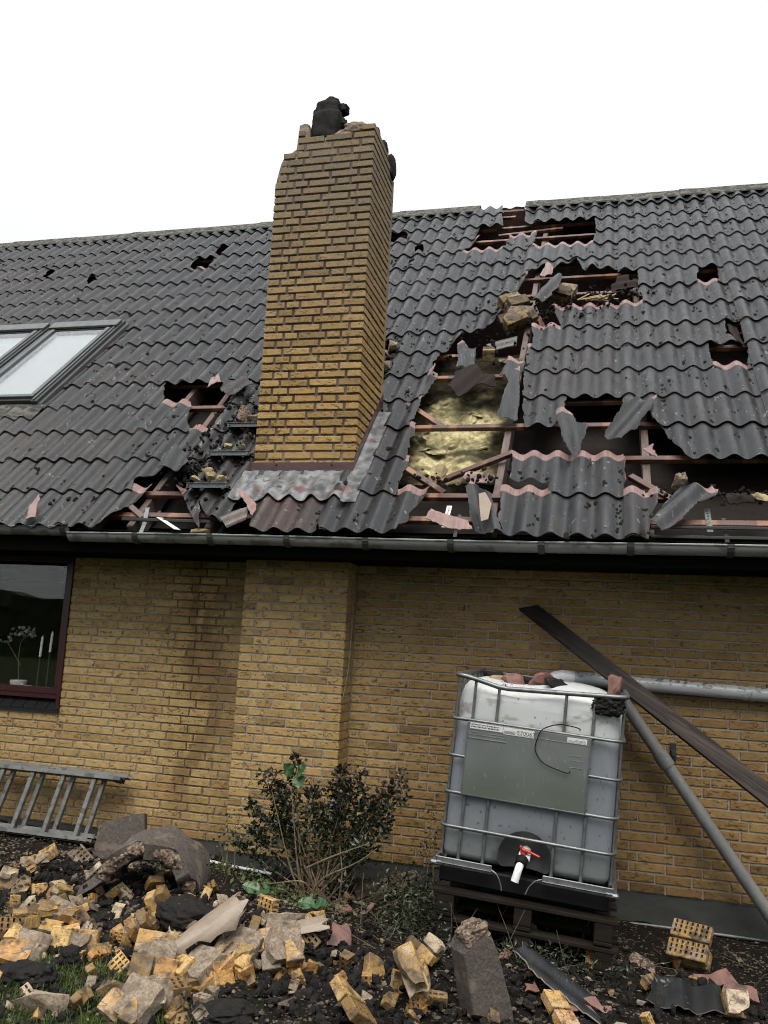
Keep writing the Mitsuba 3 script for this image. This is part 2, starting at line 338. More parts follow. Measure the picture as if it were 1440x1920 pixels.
def pvc_col(p, n, uv):
    b = mix((.23, .25, .265), (.31, .33, .345), fbm(p.x * 8, p.y * 8, p.z * 8))
    k = fbm(p.x * 60 + p.z * 30, p.y * 70, p.z * 40, 4) * smoothstep(-.5, .5, n.z)
    return mix(b, (.03, .03, .027), smoothstep(.52, .64, k) * .8)
M['pvc'] = principled(pvc_col, rough=.35, spec=.5)
M['pvc_dark'] = principled(lambda p, n, uv: mix((.115, .121, .123), (.19, .196, .195), fbm(p.x * 14, p.y * 14, p.z * 5)), rough=.42, spec=.45)
M['pvc_white'] = principled((.46, .49, .51), rough=.35, spec=.5)
def board_col(p, n, uv):
    al = p.x * .741 - p.y * .397 - p.z * .541; ac = p.x * .541 + p.z * .741 + p.y * .2
    g = fbm(al * 2.2, ac * 70, 3.0, 4)
    b = mix((.007, .0055, .0052), (.032, .0225, .0205), smoothstep(.25, .8, g))
    b = mix(b, (.055, .043, .037), smoothstep(.62, .8, noise(al * 6, ac * 120, 5.0)) * .5)
    return mix(b, (.006, .0055, .005), smoothstep(1.2, .2, al + 1.4) * .6)  # shade over the upper end is painted into the colour
M['brown_board'] = principled(board_col, rough=.65, spec=.2)
M['pallet_wood'] = principled(lambda p, n, uv: mix((.004, .0034, .0028), (.020, .0155, .012), fbm(p.x * 5, p.y * 40, p.z * 40)), rough=.8, spec=.12)
def alu_col(p, n, uv):
    b = mix((.075, .078, .075), (.19, .195, .19), fbm(p.x * 12, p.y * 25, p.z * 25))
    return mix(b, (.06, .06, .05), smoothstep(.58, .7, fbm(p.x * 20 + 5, p.y * 20, p.z * 20)) * .8)
M['alu'] = principled(alu_col, rough=.42, spec=.5, metal=.55)
# ground and plants
def soil_col(p, n, uv):
    g = fbm(p.x * 24, p.y * 24, 1.0, 4)
    b = mix((.0022, .0020, .0018), (.0105, .0088, .007), g)
    b = mix(b, (.13, .105, .08), smoothstep(.78, .9, noise(p.x * 75, p.y * 75, 3.0)) * .7)
    gr = smoothstep(.45, .65, fbm(p.x * 2.1 + 3, p.y * 2.1, 4.0)) * smoothstep(-1.6, -2.1, p.y + .1 * p.x) * smoothstep(-1.4, -2.0, p.x)
    gr = dr.maximum(gr, smoothstep(-3.2, -4.2, p.y))
    return mix(b, mix((.011, .019, .005), (.032, .05, .013), g), gr * .9)
M['soil'] = principled(soil_col, rough=.9, spec=.12)
M['gravel'] = principled(lambda p, n, uv: mix((.008, .007, .006), (.24, .20, .145), cell_rand(p.x * 40, p.y * 40) * noise(p.x * 9, p.y * 9)), rough=.8, spec=.3)
M['grass'] = two(dict(type='principled', base_color=pr(lambda p, n, uv: mix((.018, .034, .008), (.06, .085, .023), noise(p.x * 30, p.y * 30))), roughness=.5, specular=.3))
M['bush_leaf'] = principled(lambda p, n, uv: mix(mix((.007, .013, .006), (.020, .030, .013), noise(p.x * 60, p.y * 60, p.z * 60)), (.018, .010, .008), smoothstep(.6, 1.0, p.z + .4 * noise(p.x * 20, p.z * 20)) * .7), rough=.4, spec=.5)
M['green_leaf'] = principled(lambda p, n, uv: mix((.015, .05, .016), (.034, .085, .03), noise(p.x * 60, p.z * 60)), rough=.4, spec=.5)
M['stem'] = principled(lambda p, n, uv: mix((.06, .045, .027), (.17, .135, .08), noise(p.x * 50, p.y * 50, p.z * 50)), rough=.7)
M['twig'] = principled((.085, .07, .048), rough=.7)
def tile_red_col(p, n, uv):
    return mix(mix((.09, .042, .034), (.18, .095, .08), fbm(p.x * 20, p.y * 20, p.z * 20)), (.04, .03, .028), smoothstep(.58, .7, fbm(p.x * 12 + 7, p.y * 12, p.z * 12)) * .8)
M['red_shard'] = principled(tile_red_col, rough=.6)
M['clay_pipe'] = principled(lambda p, n, uv: mix((.16, .128, .098), (.23, .19, .15), fbm(p.x * 20, p.y * 20, p.z * 20)), rough=.45, spec=.4)
M['yellow_debris'] = principled(lambda p, n, uv: mix((.17, .125, .06), (.33, .27, .165), fbm(p.x * 40, p.y * 40, p.z * 40)), rough=.8)
M['hedge'] = principled(lambda p, n, uv: mix((.012, .022, .008), (.05, .075, .025), fbm(p.x * 3, p.y * 3, p.z * 3)), rough=.8, spec=.2)
scene.update({'mat_' + k: v for k, v in M.items()})
# ---------------------------------------------------------------- the house: walls, pier, chimney, window, eave
tag('house', 'yellow brick house whose storm-broken corrugated roof shows its battens and insulation', 'house')
H = 'house'
BRICKS = {}
def brick_shape(L, D, seed, mat='brick', Hh=0.0547):
    """A brick face with worn outline and chamfered edge, its front at y = 0, going back D."""
    key = (round(L, 3), round(D, 3), seed, mat, Hh)
    if key in BRICKS: return BRICKS[key]
    rg = np.random.default_rng(seed * 977 + int(L * 1000) + int(D * 100))
    o = np.array([[0, 0], [L * .33, 0], [L * .7, 0], [L, 0], [L, Hh], [L * .64, Hh], [L * .3, Hh], [0, Hh]]) + rg.uniform(-.0016, .0016, (8, 2))
    c = np.array([L / 2, Hh / 2]); c3 = .0032
    i = o + np.sign(c - o) * np.array([1, 1]) * c3 * np.array([[1, 1], [0, 1], [0, 1], [1, 1], [1, 1], [0, 1], [0, 1], [1, 1]])
    ring = lambda q, y: np.stack([q[:, 0], np.full(8, y), q[:, 1]], 1)
    v = np.vstack([ring(i, rg.uniform(-.001, .001)), ring(o, c3), ring(o, D)]); F = [[0, 1, 7], [1, 6, 7], [1, 2, 6], [2, 5, 6], [2, 3, 5], [3, 4, 5]]
    for a in (0, 8):
        for k in range(8):
            n = (k + 1) % 8; F += [[a + k, a + 8 + k, a + 8 + n], [a + k, a + 8 + n, a + n]]
    f = np.array(F); nz = np.cross(v[f[0, 1]] - v[f[0, 0]], v[f[0, 2]] - v[f[0, 0]])
    if nz[1] > 0: f = f[:, ::-1]
    else:
        f[6:] = f[6:, ::-1] if np.cross(v[f[6, 1]] - v[f[6, 0]], v[f[6, 2]] - v[f[6, 0]])[2] > 0 else f[6:]
    BRICKS[key] = (shape((v, f), mat, uv=rg.uniform(0, 1, 2)), v, f); return BRICKS[key]
rng = np.random.default_rng(11)
def lay(parent, bricks, cap=300, Hh=.0547):
    """bricks: (matrix, L, D). The CAP nearest the camera are parts, the rest one part."""
    bricks = [(m_, L, D, int(rng.integers(0, 9))) for m_, L, D in bricks]
    d = [np.linalg.norm(b[0][:3, 3] - CAM) - .3 * b[1] + (50 if b[4:] else 0) for b in bricks]
    order = np.argsort(d)
    for i in order[:cap]:
        m_, L, D, s = bricks[i]; put('brick', moved(brick_shape(L, D, s, Hh=Hh)[0], m_), parent)
    rest = [bricks[i] for i in order[cap:]]
    groups = {}
    for m_, L, D, s in rest: groups.setdefault(s % 5, []).append((xf(brick_shape(L, D, s, Hh=Hh)[1], m_), brick_shape(L, D, s, Hh=Hh)[2]))
    if rest:
        v = []; f = []; uv = []; o = 0
        for s, lst in groups.items():
            for vv, ff in lst: v.append(vv); f.append(ff + o); uv.append(np.tile(rng.uniform(0, 1, 2), (len(vv), 1))); o += len(vv)
        k = put('brickwork', raw(np.vstack(v), np.vstack(f), 'brick', None, np.vstack(uv)), parent)
        tag(k, 'remaining yellow bricks of the same masonry', kind='stuff')
def T3(x, y, z, rz=0.0):
    m_ = np.eye(4); c, s = math.cos(rz), math.sin(rz); m_[:3, :3] = [[c, -s, 0], [s, c, 0], [0, 0, 1]]; m_[:3, 3] = (x, y, z)
    m_[:3, 3] += rng.uniform(-.0012, .0012, 3); return m_
OFFS = {0: 0.0, 1: -.068, 2: 0.0, 3: .056}
WIN = (-6.75, -4.421, 0.95, 2.30)
def wall_bricks(xa, xb, phase, hole=None):
    out = []
    for c in range(33):
        z = ZB + c * COURSE + .006; k0 = math.floor((xa - phase) / .24) - 1; spans = [(xa, xb)]
        if hole and z + .05 > hole[2] + .01 and z < hole[3]: spans = [(a, b) for a, b in ((xa, hole[0]), (hole[1], xb)) if b > a]
        for a, b in spans:
            x = phase + OFFS[c % 4] + k0 * .24
            while x < b:
                L0, L1 = max(x + .012, a), min(x + .24, b); x += .24
                if L1 - L0 > .03 and L1 > a: out.append((T3(L0, WY, z), L1 - L0, .06))
    return out
w1 = f'{H}__wall'; w2 = f'{H}__wall_001'
scene[w1] = shape(join([box(PX1 - 1e-3, 4.6, WY + .009, .44, ZB, 2.27)]), 'mortar')
tag(w1, 'right-hand wall of yellow brick with grey mortar joints')
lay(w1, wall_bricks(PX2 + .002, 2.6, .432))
scene[w2] = shape(join([box(-11, WIN[0], WY + .0095, .44, ZB, 2.27), box(WIN[1] + .004, PX1 - 2e-3, WY + .0095, .44, ZB, 2.27), box(WIN[0], WIN[1] + .004, WY + .0095, .44, ZB, WIN[2] + .035)]), 'mortar')
tag(w2, 'left-hand wall of yellow brick with a brown run-off stain')
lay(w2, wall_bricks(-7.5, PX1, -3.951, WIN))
USED.update((w1, w2))
pl = put('plinth', shape(join([box(-11, PX1 - .014, WY + .012, .46, -.7, ZB - .001), box(PX1 - .013, PX2 + .013, .012, .46, -.7, ZB - .003), box(PX2 + .014, 4.6, WY + .012, .46, -.7, ZB - .002)]), 'plinth'), H)
tag(pl, 'dark tarred plinth under the brickwork')
# pier and chimney share one face
PAT = [[.168, .108, .228, .108, .180], [.10, .120, .228, .228, .110], [.165, .228, .228, .180], [.100, .118, .228, .228, .112]]
def stack_front(c, z, g=.012):
    q = list(PAT[c % 4]); sc = (PX2 - PX1 - g * (len(q) - 1)) / sum(q); x = PX1; out = []
    for i, L in enumerate(q):
        L *= sc; last = i == len(q) - 1
        out.append((T3(x, 0.0, z), L, (.228 if c % 2 else .108) if last else .06)); x += L + g
    return out
def stack_side(c, z, depth):
    y = .240 if c % 2 else .120; out = []
    ln = [.108, .228, .228, .228] if c % 4 == 0 else [.228, .228, .228]
    for L in ln:
        L = min(L, depth - y)
        if L < .04: break
        out.append((T3(PX2, y, z, math.pi / 2), L, .06)); y += L + .012
    return out
pk = put('pier', shape(box(PX1 + .008, PX2 - .008, .008, .30, ZB, 2.36), 'mortar'), H)
tag(pk, 'brick pier under the chimney, standing proud of the wall')
bp = []
for c in range(35):
    z = ZB + c * COURSE + .006; bp += stack_front(c, z) + stack_side(c, z, .24)
lay(pk, bp)
# ---- chimney
CD = 0.70
def left_limit(z): return PX1 + (0 if z < 5.40 else .012 + (z - 5.40) * .17 if z < 5.70 else .175)
core = mbox(PX1 + .014, PX2 - .014, .014, CD, 2.45, 5.42) + mbox(PX1 + .05, PX2 - .008, .012, CD, 5.40, 5.62) + mbox(PX1 + .20, PX2 - .008, .008, CD, 5.60, 5.80)
core = core - mbox(PX1 + .25, PX2 - .22, .14, CD - .14, 4.6, 6.0)
ck = put('chimney', shape(rough_solid(core, .12, .003, 3), 'mortar', smooth=25), H)
tag(ck, 'tall yellow brick chimney with a broken ragged top')
bc = []
for c in range(42, 88):
    z = ZB + c * COURSE + .006
    for m_, L, D in stack_front(c, z, .021):
        x = m_[0, 3]; lim = left_limit(z)
        if x + L < lim + .02: continue
        if x < lim - .004: m_[0, 3] = lim; L = x + L - lim
        if z > 5.80 and (x < -2.20 and x > -2.5 or x + L / 2 > -1.99 and z > 5.87): continue
        bc.append((m_, L, D))
    if z < 5.90: bc += [b for b in stack_side(c, z, CD) if not (z > 5.82 and b[0][1, 3] > .4)]
lay(ck, bc, Hh=.0492)
# rear and left faces, seen only from elsewhere
v, f = join([box(PX1 - .001, PX1 + .05, .10, CD + .004, 2.6, 5.40), box(PX1 + .06, PX2 - .001, CD - .05, CD + .006, 2.6, 5.75)])
put('backing', shape((v, f), 'brick', uv=(.4, .5)), ck)
def lump(parent, name, seed, loc, dims, matl, rot=(0, 0, 0), rough=.24, smooth=40, uv=None, label=None, blocky=.55):
    v, f = lumpy(seed, dims, rough, 3, blocky); v = xf(v, mat(loc, rot))
    k = put(name, shape((v, f), matl, smooth, uv), parent)
    if label: tag(k, label)
    return k
for i, (x, y, z, a, b, c_) in enumerate(((-2.495, .07, 5.80, .11, .12, .40), (-2.56, .06, 5.63, .15, .11, .20), (-2.62, .07, 5.50, .14, .11, .22), (-2.655, .05, 5.58, .07, .10, .24), (-2.69, .05, 5.46, .05, .10, .16), (-2.52, .05, 5.72, .06, .10, .12), (-2.33, .10, 5.80, .36, .16, .14), (-2.06, .07, 5.92, .21, .12, .11), (-2.14, .09, 5.86, .20, .14, .12), (-1.99, .2, 5.86, .16, .2, .13))):
    lump(ck, 'mortar_remnant', 40 + i, (x, y, z), (a, b, c_), 'pale_mortar', uv=(.3 * i % 1, .5))
ed = m3.CrossSection([[(-2.60, 5.34), (-2.47, 5.60), (-2.46, 5.97), (-2.50, 5.985), (-2.545, 5.97), (-2.55, 5.86), (-2.56, 5.75), (-2.60, 5.725), (-2.655, 5.705), (-2.69, 5.63), (-2.712, 5.52), (-2.728, 5.40), (-2.724, 5.34)]], m3.FillRule.EvenOdd).extrude(.30)
v, f = rough_solid(ed, .04, .007, 17, 16); v = np.stack([v[:, 0], .014 + v[:, 2], v[:, 1]], 1); f = f[:, ::-1]
tag(put('torn_edge', shape((v, f), 'pale_mortar', 30, uv=(.4, .5)), ck), 'torn pale mortar edge of the chimney')
for i, (x, y, z, a, b, c_) in enumerate(((-2.325, .13, 5.98, .255, .22, .30), (-2.33, .15, 6.11, .205, .20, .24), (-2.31, .15, 6.215, .15, .15, .12), (-2.22, .14, 6.16, .13, .12, .10), (-2.43, .15, 6.10, .10, .12, .17), (-2.225, .14, 6.02, .12, .12, .13))):
    k = lump(ck, 'sooty_flue', 60 + i, (x, y, z), (a, b, c_), 'soot', rough=.13 if i < 2 else .3, blocky=.95 if i < 2 else .4, label='soot-black remains of the flue on top' if i == 0 else None)
for i, (x, y, z, a, b, c_) in enumerate(((-1.945, .22, 5.93, .10, .12, .20), (-1.92, .42, 5.93, .10, .14, .17), (-1.885, .60, 5.87, .09, .13, .24))):
    lump(ck, 'sooty_flue', 70 + i, (x, y, z), (a, b, c_), 'soot' if i else 'rough_concrete')
# ---- lead apron and flashings
def corr(u): return AMP * np.cos(2 * np.pi * (u - UCREST) / PITCH)
def skin(top, bottom_n, bsdf, uv=None, thick=.004):
    """A closed sheet from a grid of points (n, m, 3) and a grid of normals."""
    n, m_ = top.shape[:2]; a = top.reshape(-1, 3); b = (top - bottom_n * thick).reshape(-1, 3); q = quads(n, m_); k = n * m_; F = [q, q[:, ::-1] + k]
    ring = [i * m_ for i in range(n)] + [(n - 1) * m_ + j for j in range(1, m_)] + [i * m_ + m_ - 1 for i in range(n - 2, -1, -1)] + [j for j in range(m_ - 2, 0, -1)]
    for x, y in zip(ring, ring[1:] + ring[:1]): F += [np.array([[x, y, y + k], [x, y + k, x + k]])]
    return shape((np.vstack([a, b]), np.vstack(F)), bsdf, smooth=40, uv=uv)
us = np.linspace(-2.775, -1.775, 90); ts = np.linspace(0, 1, 9)
low = .235 + .020 * np.cos(2 * np.pi * (us - UCREST + .03) / PITCH) + .022 * (nnoise(np.stack([us * 5, us * 0, us * 0], 1)) - .5) + .05 * np.clip((us + 1.86) / .08, 0, 1)
U, Tt = np.meshgrid(us, ts, indexing='ij'); Vv = low[:, None] * (1 - Tt) + .60 * Tt
Nn = corr(U) * (1 - Tt ** 2) + .040 + .012 * (nfbm(np.stack([U * 9, Vv * 9, U * 0], -1), 3) - .5) + .004 * np.sin(U * 60 + Vv * 40)
put('apron', skin(RP(U, Vv, Nn), RN, 'lead', thick=.004), ck); tag(f'{ck}__apron', 'weathered lead apron with a wavy lower edge')
put('upstand', shape(join([cbox(PX1 - .012, PX2 + .012, -.024, -.004, 2.925, 3.032, .004), beam((-2.52, -.026, 3.02), (-2.52, -.026, 3.0), .006, .03), beam((-2.06, -.026, 3.02), (-2.06, -.026, 3.0), .006, .03)]), 'flashing', smooth=30), ck)
tag(f'{ck}__upstand', 'dark red painted metal upstand along the chimney foot')
ys = np.linspace(-.02, CD, 12)
top = np.stack([np.stack([np.full(12, PX2 + .010), ys, ys + ZE + .035 + (h * .12)], 1) for h in np.linspace(0, 1, 4)], 1)
put('upstand', skin(top, np.array([1.0, 0, 0]), 'flashing', thick=.012), ck)
us2 = np.linspace(PX2 + .012, PX2 + .125, 6); vs2 = np.linspace(.17, 1.50, 26); U, Vv = np.meshgrid(us2, vs2, indexing='ij')
Nn = .05 + .008 * (nfbm(np.stack([U * 14, Vv * 12, U * 0], -1), 3) - .5) + .02 * np.clip((PX2 + .03 - U) / .03, 0, 1)
put('side_flashing', skin(RP(U, Vv, Nn), RN, 'lead', thick=.005), ck); tag(f'{ck}__side_flashing', 'pale lead strip along the right side of the chimney')
# ---- eave, soffit, gutter
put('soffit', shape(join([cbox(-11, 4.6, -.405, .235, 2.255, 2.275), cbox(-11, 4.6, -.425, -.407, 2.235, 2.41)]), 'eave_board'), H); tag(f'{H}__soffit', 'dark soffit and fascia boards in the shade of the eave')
def gutter_mesh(xa, xb, y, z, r=.064):
    ang = np.linspace(math.radians(-178), math.radians(-2), 15); xs = np.linspace(xa, xb, max(3, int((xb - xa) / .4)))
    out = []
    for rr in (r, r - .004): out.append(np.stack([np.stack([xs, np.full(len(xs), y + rr * math.cos(a)), z + rr * math.sin(a) + .004 * np.sin(xs * 1.7)], 1) for a in ang], 0))
    n, m_ = out[0].shape[:2]; q = quads(n, m_); k = n * m_; vv = np.vstack([out[0].reshape(-1, 3), out[1].reshape(-1, 3)]); F = [q, q[:, ::-1] + k]
    ring = [i * m_ for i in range(n)] + [(n - 1) * m_ + j for j in range(1, m_)] + [i * m_ + m_ - 1 for i in range(n - 2, -1, -1)] + [j for j in range(m_ - 2, 0, -1)]
    for a, b in zip(ring, ring[1:] + ring[:1]): F.append(np.array([[a, a + k, b + k], [a, b + k, b]]))
    lip = tube(np.stack([xs, np.full(len(xs), y - r), z + .004 * np.sin(xs * 1.7)], 1), .008, 8)
    return join([(vv, np.vstack(F)), lip])
gk = put('gutter', shape(gutter_mesh(-3.985, 4.6, -.475, 2.372), 'gutter', smooth=40), H); tag(gk, 'long grey half-round gutter stained with dirt')
gk2 = put('gutter', shape(gutter_mesh(-11, -3.972, -.475, 2.418), 'gutter', smooth=40), H); tag(gk2, 'left gutter length, hung a little higher')
for x in (-3.403, -2.789, -2.192, -1.607, -1.005, -.398, .169, .773, 1.38, 2.0):
    a = np.linspace(math.radians(-185), math.radians(5), 12); z = 2.372 + .004 * math.sin(x * 1.7)
    p = np.stack([np.full(12, x), -.475 + .071 * np.cos(a), z + .071 * np.sin(a)], 1); e = []
    for i in range(11): e.append(beam(p[i], p[i + 1] + (p[i + 1] - p[i]) * .05, .044, .006, (0, p[i][1] + .475 + 1e-4, p[i][2] - z)))
    put('bracket', shape(join(e + [beam((x, -.41, 2.385), (x, -.20, 2.60), .028, .006, (0, -1, 1))]), 'dark_metal'), gk)
for x in (-4.03, -4.65):
    a = np.linspace(math.radians(-185), math.radians(5), 12); z = 2.418 + .004 * math.sin(x * 1.7)
    p = np.stack([np.full(12, x), -.475 + .071 * np.cos(a), z + .071 * np.sin(a)], 1)
    put('bracket', shape(join([beam(p[i], p[i + 1] + (p[i + 1] - p[i]) * .05, .044, .006, (0, p[i][1] + .475 + 1e-4, p[i][2] - z)) for i in range(11)]), 'dark_metal'), gk2)
# ---- window
wx0, wx1, wz0, wz1 = WIN
wk = put('window', shape(join([cbox(wx0, wx1 - .001, WY - .012, WY + .10, wz0 + .10, wz0 + .135), cbox(wx0, wx1 - .001, WY - .010, WY + .10, wz1 - .04, wz1), cbox(wx1 - .030, wx1, WY - .016, WY + .10, wz0 + .02, wz1 + .001), cbox(wx0 - .001, wx0 + .05, WY - .016, WY + .10, wz0 + .02, wz1 + .001)]), 'window_red'), H)
tag(wk, 'large window with a dark red frame and a candle-lit sill behind the glass' if False else 'large window with a dark red wooden frame')
put('frame', shape(join([cbox(wx0 + .05, wx1 - .031, WY + .004, WY + .07, wz0 + .137, wz0 + .190), cbox(wx0 + .05, wx1 - .031, WY + .004, WY + .07, wz1 - .09, wz1 - .042), cbox(wx1 - .075, wx1 - .032, WY + .004, WY + .07, wz0 + .191, wz1 - .091), cbox(wx0 + .052, wx0 + .1, WY + .004, WY + .07, wz0 + .191, wz1 - .091)]), 'window_red'), wk)
put('pane', raw([[wx0 + .09, WY + .035, wz0 + .18], [wx1 - .07, WY + .035, wz0 + .18], [wx1 - .07, WY + .035, wz1 - .08], [wx0 + .09, WY + .035, wz1 - .08]], [[0, 1, 2], [0, 2, 3]], 'glass'), wk)
for i in range(21):
    x1_ = wx1 + .012 - i * .115; sl = .055
    vv = np.array([[x, y, z + s] for s in (0, -.016) for x, y, z in ((x1_ - .108, WY - .035, wz0 + .028), (x1_, WY - .035, wz0 + .028), (x1_, WY + .05, wz0 + .095), (x1_ - .108, WY + .05, wz0 + .095))])
    vv = np.vstack([vv[4:], vv[:4]]); put('sill_tile', shape((vv, BF), 'black_tile'), wk)
put('sill_bed', shape(box(wx0, wx1 + .010, WY - .030, WY + .06, wz0 - .010, wz0 + .010), 'black_tile'), wk)
# the room and the attic behind
put('room', shape(join([box(-8.5, -2.9, 4.4, 4.5, -.1, 2.3), box(-8.5, -2.9, .44, 4.4, -.1, 0.0), box(-8.6, -8.5, .44, 4.5, -.1, 2.3), box(-2.9, -2.8, .44, 4.5, -.1, 2.3), box(-7.2, -4.3, .34, .58, wz0 + .09, wz0 + .125)]), 'room_wall'), H)
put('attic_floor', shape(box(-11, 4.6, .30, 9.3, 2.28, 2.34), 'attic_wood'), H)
for xa, xb in ((-11.0, -10.9), (4.5, 4.6)):
    put('gable', shape((np.array([[x, y, z] for x in (xa, xb) for y, z in ((.2, 2.3), (9.2, 2.3), (4.70, 7.35))]), np.array([[0, 2, 1], [3, 4, 5], [0, 1, 4], [0, 4, 3], [1, 2, 5], [1, 5, 4], [2, 0, 3], [2, 3, 5]])), 'brick', uv=(.5, .5)), H)
put('rear_wall', shape(box(-11, 4.6, 9.0, 9.3, -.6, 2.35), 'brick', uv=(.5, .4)), H)
# ---- traced from measurements: missing parts of each sheet row (u along the eave, v up the slope), loose fragments, rubble places
HOLES = {
 0: [[[-1.424, -0.303], [-1.387, -0.153], [-1.206, 0.597], [-0.749, 0.597], [-0.717, 0.322], [-0.643, -0.303]], [[0.246, -0.303], [0.269, -0.153], [0.386, 0.597], [1.934, 0.597], [1.867, 0.322], [1.715, -0.303]], [[-3.762, -0.303], [-3.714, -0.153], [-3.471, 0.597], [-3.428, 0.597], [-3.223, 0.322], [-2.757, -0.303]], [[-2.797, -0.364], [-2.998, 0.178], [-2.866, 0.008], [-2.737, -0.043], [-2.716, 0.093], [-2.721, 0.29], [-2.704, 0.414], [-2.554, 0.096], [-2.378, -0.349]], [[-1.933, -0.332], [-2.002, -0.011], [-1.953, -0.099], [-1.872, -0.33]]],
 1: [[[-1.485, 0.172], [-1.485, 0.322], [-1.483, 1.072], [-0.681, 1.072], [-0.677, 0.797], [-0.67, 0.172]], [[-0.727, 0.134], [-0.735, 0.494], [-0.555, 0.516], [-0.382, 0.49], [-0.359, 0.141]], [[0.138, 0.172], [0.14, 0.322], [0.149, 1.072], [2.049, 1.072], [1.982, 0.797], [1.83, 0.172]], [[-3.559, 0.147], [-3.701, 0.483], [-3.569, 0.667], [-3.513, 0.782], [-3.421, 0.831], [-3.243, 0.643], [-3.024, 0.157]]],
 2: [[[-1.518, 0.647], [-1.518, 0.797], [-1.516, 1.547], [0.321, 1.547], [0.411, 1.272], [0.615, 0.647]]],
 3: [[[-1.557, 1.122], [-1.553, 1.272], [-1.531, 2.022], [-0.702, 2.022], [-0.67, 1.746], [-0.598, 1.122]], [[-0.413, 1.122], [-0.385, 1.272], [-0.245, 2.022], [0.134, 2.022], [0.131, 1.746], [0.126, 1.122]], [[0.103, 1.169], [0.137, 1.492], [0.25, 1.61], [0.348, 1.467], [0.36, 1.366], [0.388, 1.267], [0.386, 1.046]], [[-3.52, 1.122], [-3.576, 1.272], [-3.856, 2.022], [-3.412, 2.022], [-3.385, 1.746], [-3.325, 1.122]]],
 4: [[[-1.576, 1.596], [-1.558, 1.746], [-1.466, 2.496], [-0.711, 2.496], [-0.699, 2.221], [-0.673, 1.596]], [[-4.021, 1.596], [-4.068, 1.746], [-4.304, 2.496], [-3.575, 2.496], [-3.501, 2.221], [-3.335, 1.596]]],
 5: [[[-1.581, 2.071], [-1.569, 2.221], [-1.509, 2.971], [-0.726, 2.971], [-0.713, 2.696], [-0.683, 2.071]], [[0.857, 2.071], [0.863, 2.221], [0.893, 2.971], [1.216, 2.971], [1.194, 2.696], [1.143, 2.071]], [[-2.021, 2.283], [-2.078, 2.59], [-2.001, 2.654], [-1.942, 2.444], [-1.952, 2.247]]],
 6: [[[-1.558, 2.546], [-1.511, 2.696], [-1.272, 3.446], [-0.699, 3.446], [-0.688, 3.171], [-0.662, 2.546]], [[1.067, 3.281], [1.047, 2.846], [1.173, 2.593], [1.183, 2.912], [1.186, 3.267]], [[-2.09, 2.744], [-2.146, 3.055], [-2.039, 3.02], [-1.973, 2.854], [-1.967, 2.617]]],
 7: [[[-1.262, 3.021], [-1.21, 3.171], [-0.953, 3.921], [-0.586, 3.921], [-0.524, 3.645], [-0.384, 3.021]]],
 8: [[[-1.124, 3.495], [-1.097, 3.645], [-0.96, 4.395], [0.306, 4.395], [0.318, 4.12], [0.343, 3.495]]],
 9: [[[-0.962, 3.97], [-0.942, 4.12], [-0.841, 4.87], [0.339, 4.87], [0.323, 4.595], [0.288, 3.97]], [[0.882, 3.97], [0.895, 4.12], [0.959, 4.87], [1.151, 4.87], [1.126, 4.595], [1.069, 3.97]]],
 10: [[[-0.869, 4.488], [-0.874, 4.699], [-0.79, 4.852], [-0.693, 4.92], [-0.569, 4.815], [-0.487, 4.971], [-0.343, 5.066], [-0.233, 4.71], [-0.161, 4.83], [-0.045, 4.728], [0.124, 4.684], [0.133, 4.337]], [[-7.298, 4.32], [-7.396, 4.574], [-7.298, 4.597], [-7.174, 4.373]]],
 11: [[[-6.756, 5.204], [-6.887, 5.517], [-6.844, 5.59], [-6.65, 5.323]], [[-2.373, 5.333], [-2.364, 5.463], [-2.277, 5.353], [-2.273, 5.261]]],
 12: [[[-1.758, 5.395], [-1.717, 5.545], [-1.509, 6.295], [-1.174, 6.295], [-1.189, 6.019], [-1.223, 5.395]], [[-0.855, 5.395], [-0.858, 5.545], [-0.87, 6.295], [-0.128, 6.295], [-0.138, 6.019], [-0.161, 5.395]], [[-5.399, 5.597], [-5.455, 5.974], [-5.476, 6.277], [-5.253, 6.149], [-5.107, 5.549]], [[-2.361, 5.731], [-2.379, 6.057], [-2.258, 5.89], [-2.225, 5.628]], [[-7.676, 5.619], [-7.759, 5.902], [-7.68, 5.932], [-7.572, 5.705]]],
 13: [[[-1.625, 5.869], [-1.626, 6.019], [-1.633, 6.769], [-0.149, 6.769], [-0.145, 6.494], [-0.136, 5.869]], [[-5.245, 6.147], [-5.318, 6.602], [-5.239, 6.654], [-5.118, 6.296], [-5.114, 6.081]], [[-2.77, 6.156], [-2.818, 6.488], [-2.685, 6.525], [-2.58, 6.437], [-2.56, 6.261], [-2.653, 6.112]]],
 14: [[[-1.32, 6.344], [-1.331, 6.494], [-1.384, 7.244], [-1.076, 7.244], [-1.058, 6.969], [-1.018, 6.344]]],
 15: [[[-1.349, 6.819], [-1.364, 6.969], [-1.439, 7.719], [-1.125, 7.719], [-1.103, 7.444], [-1.054, 6.819]]],
}
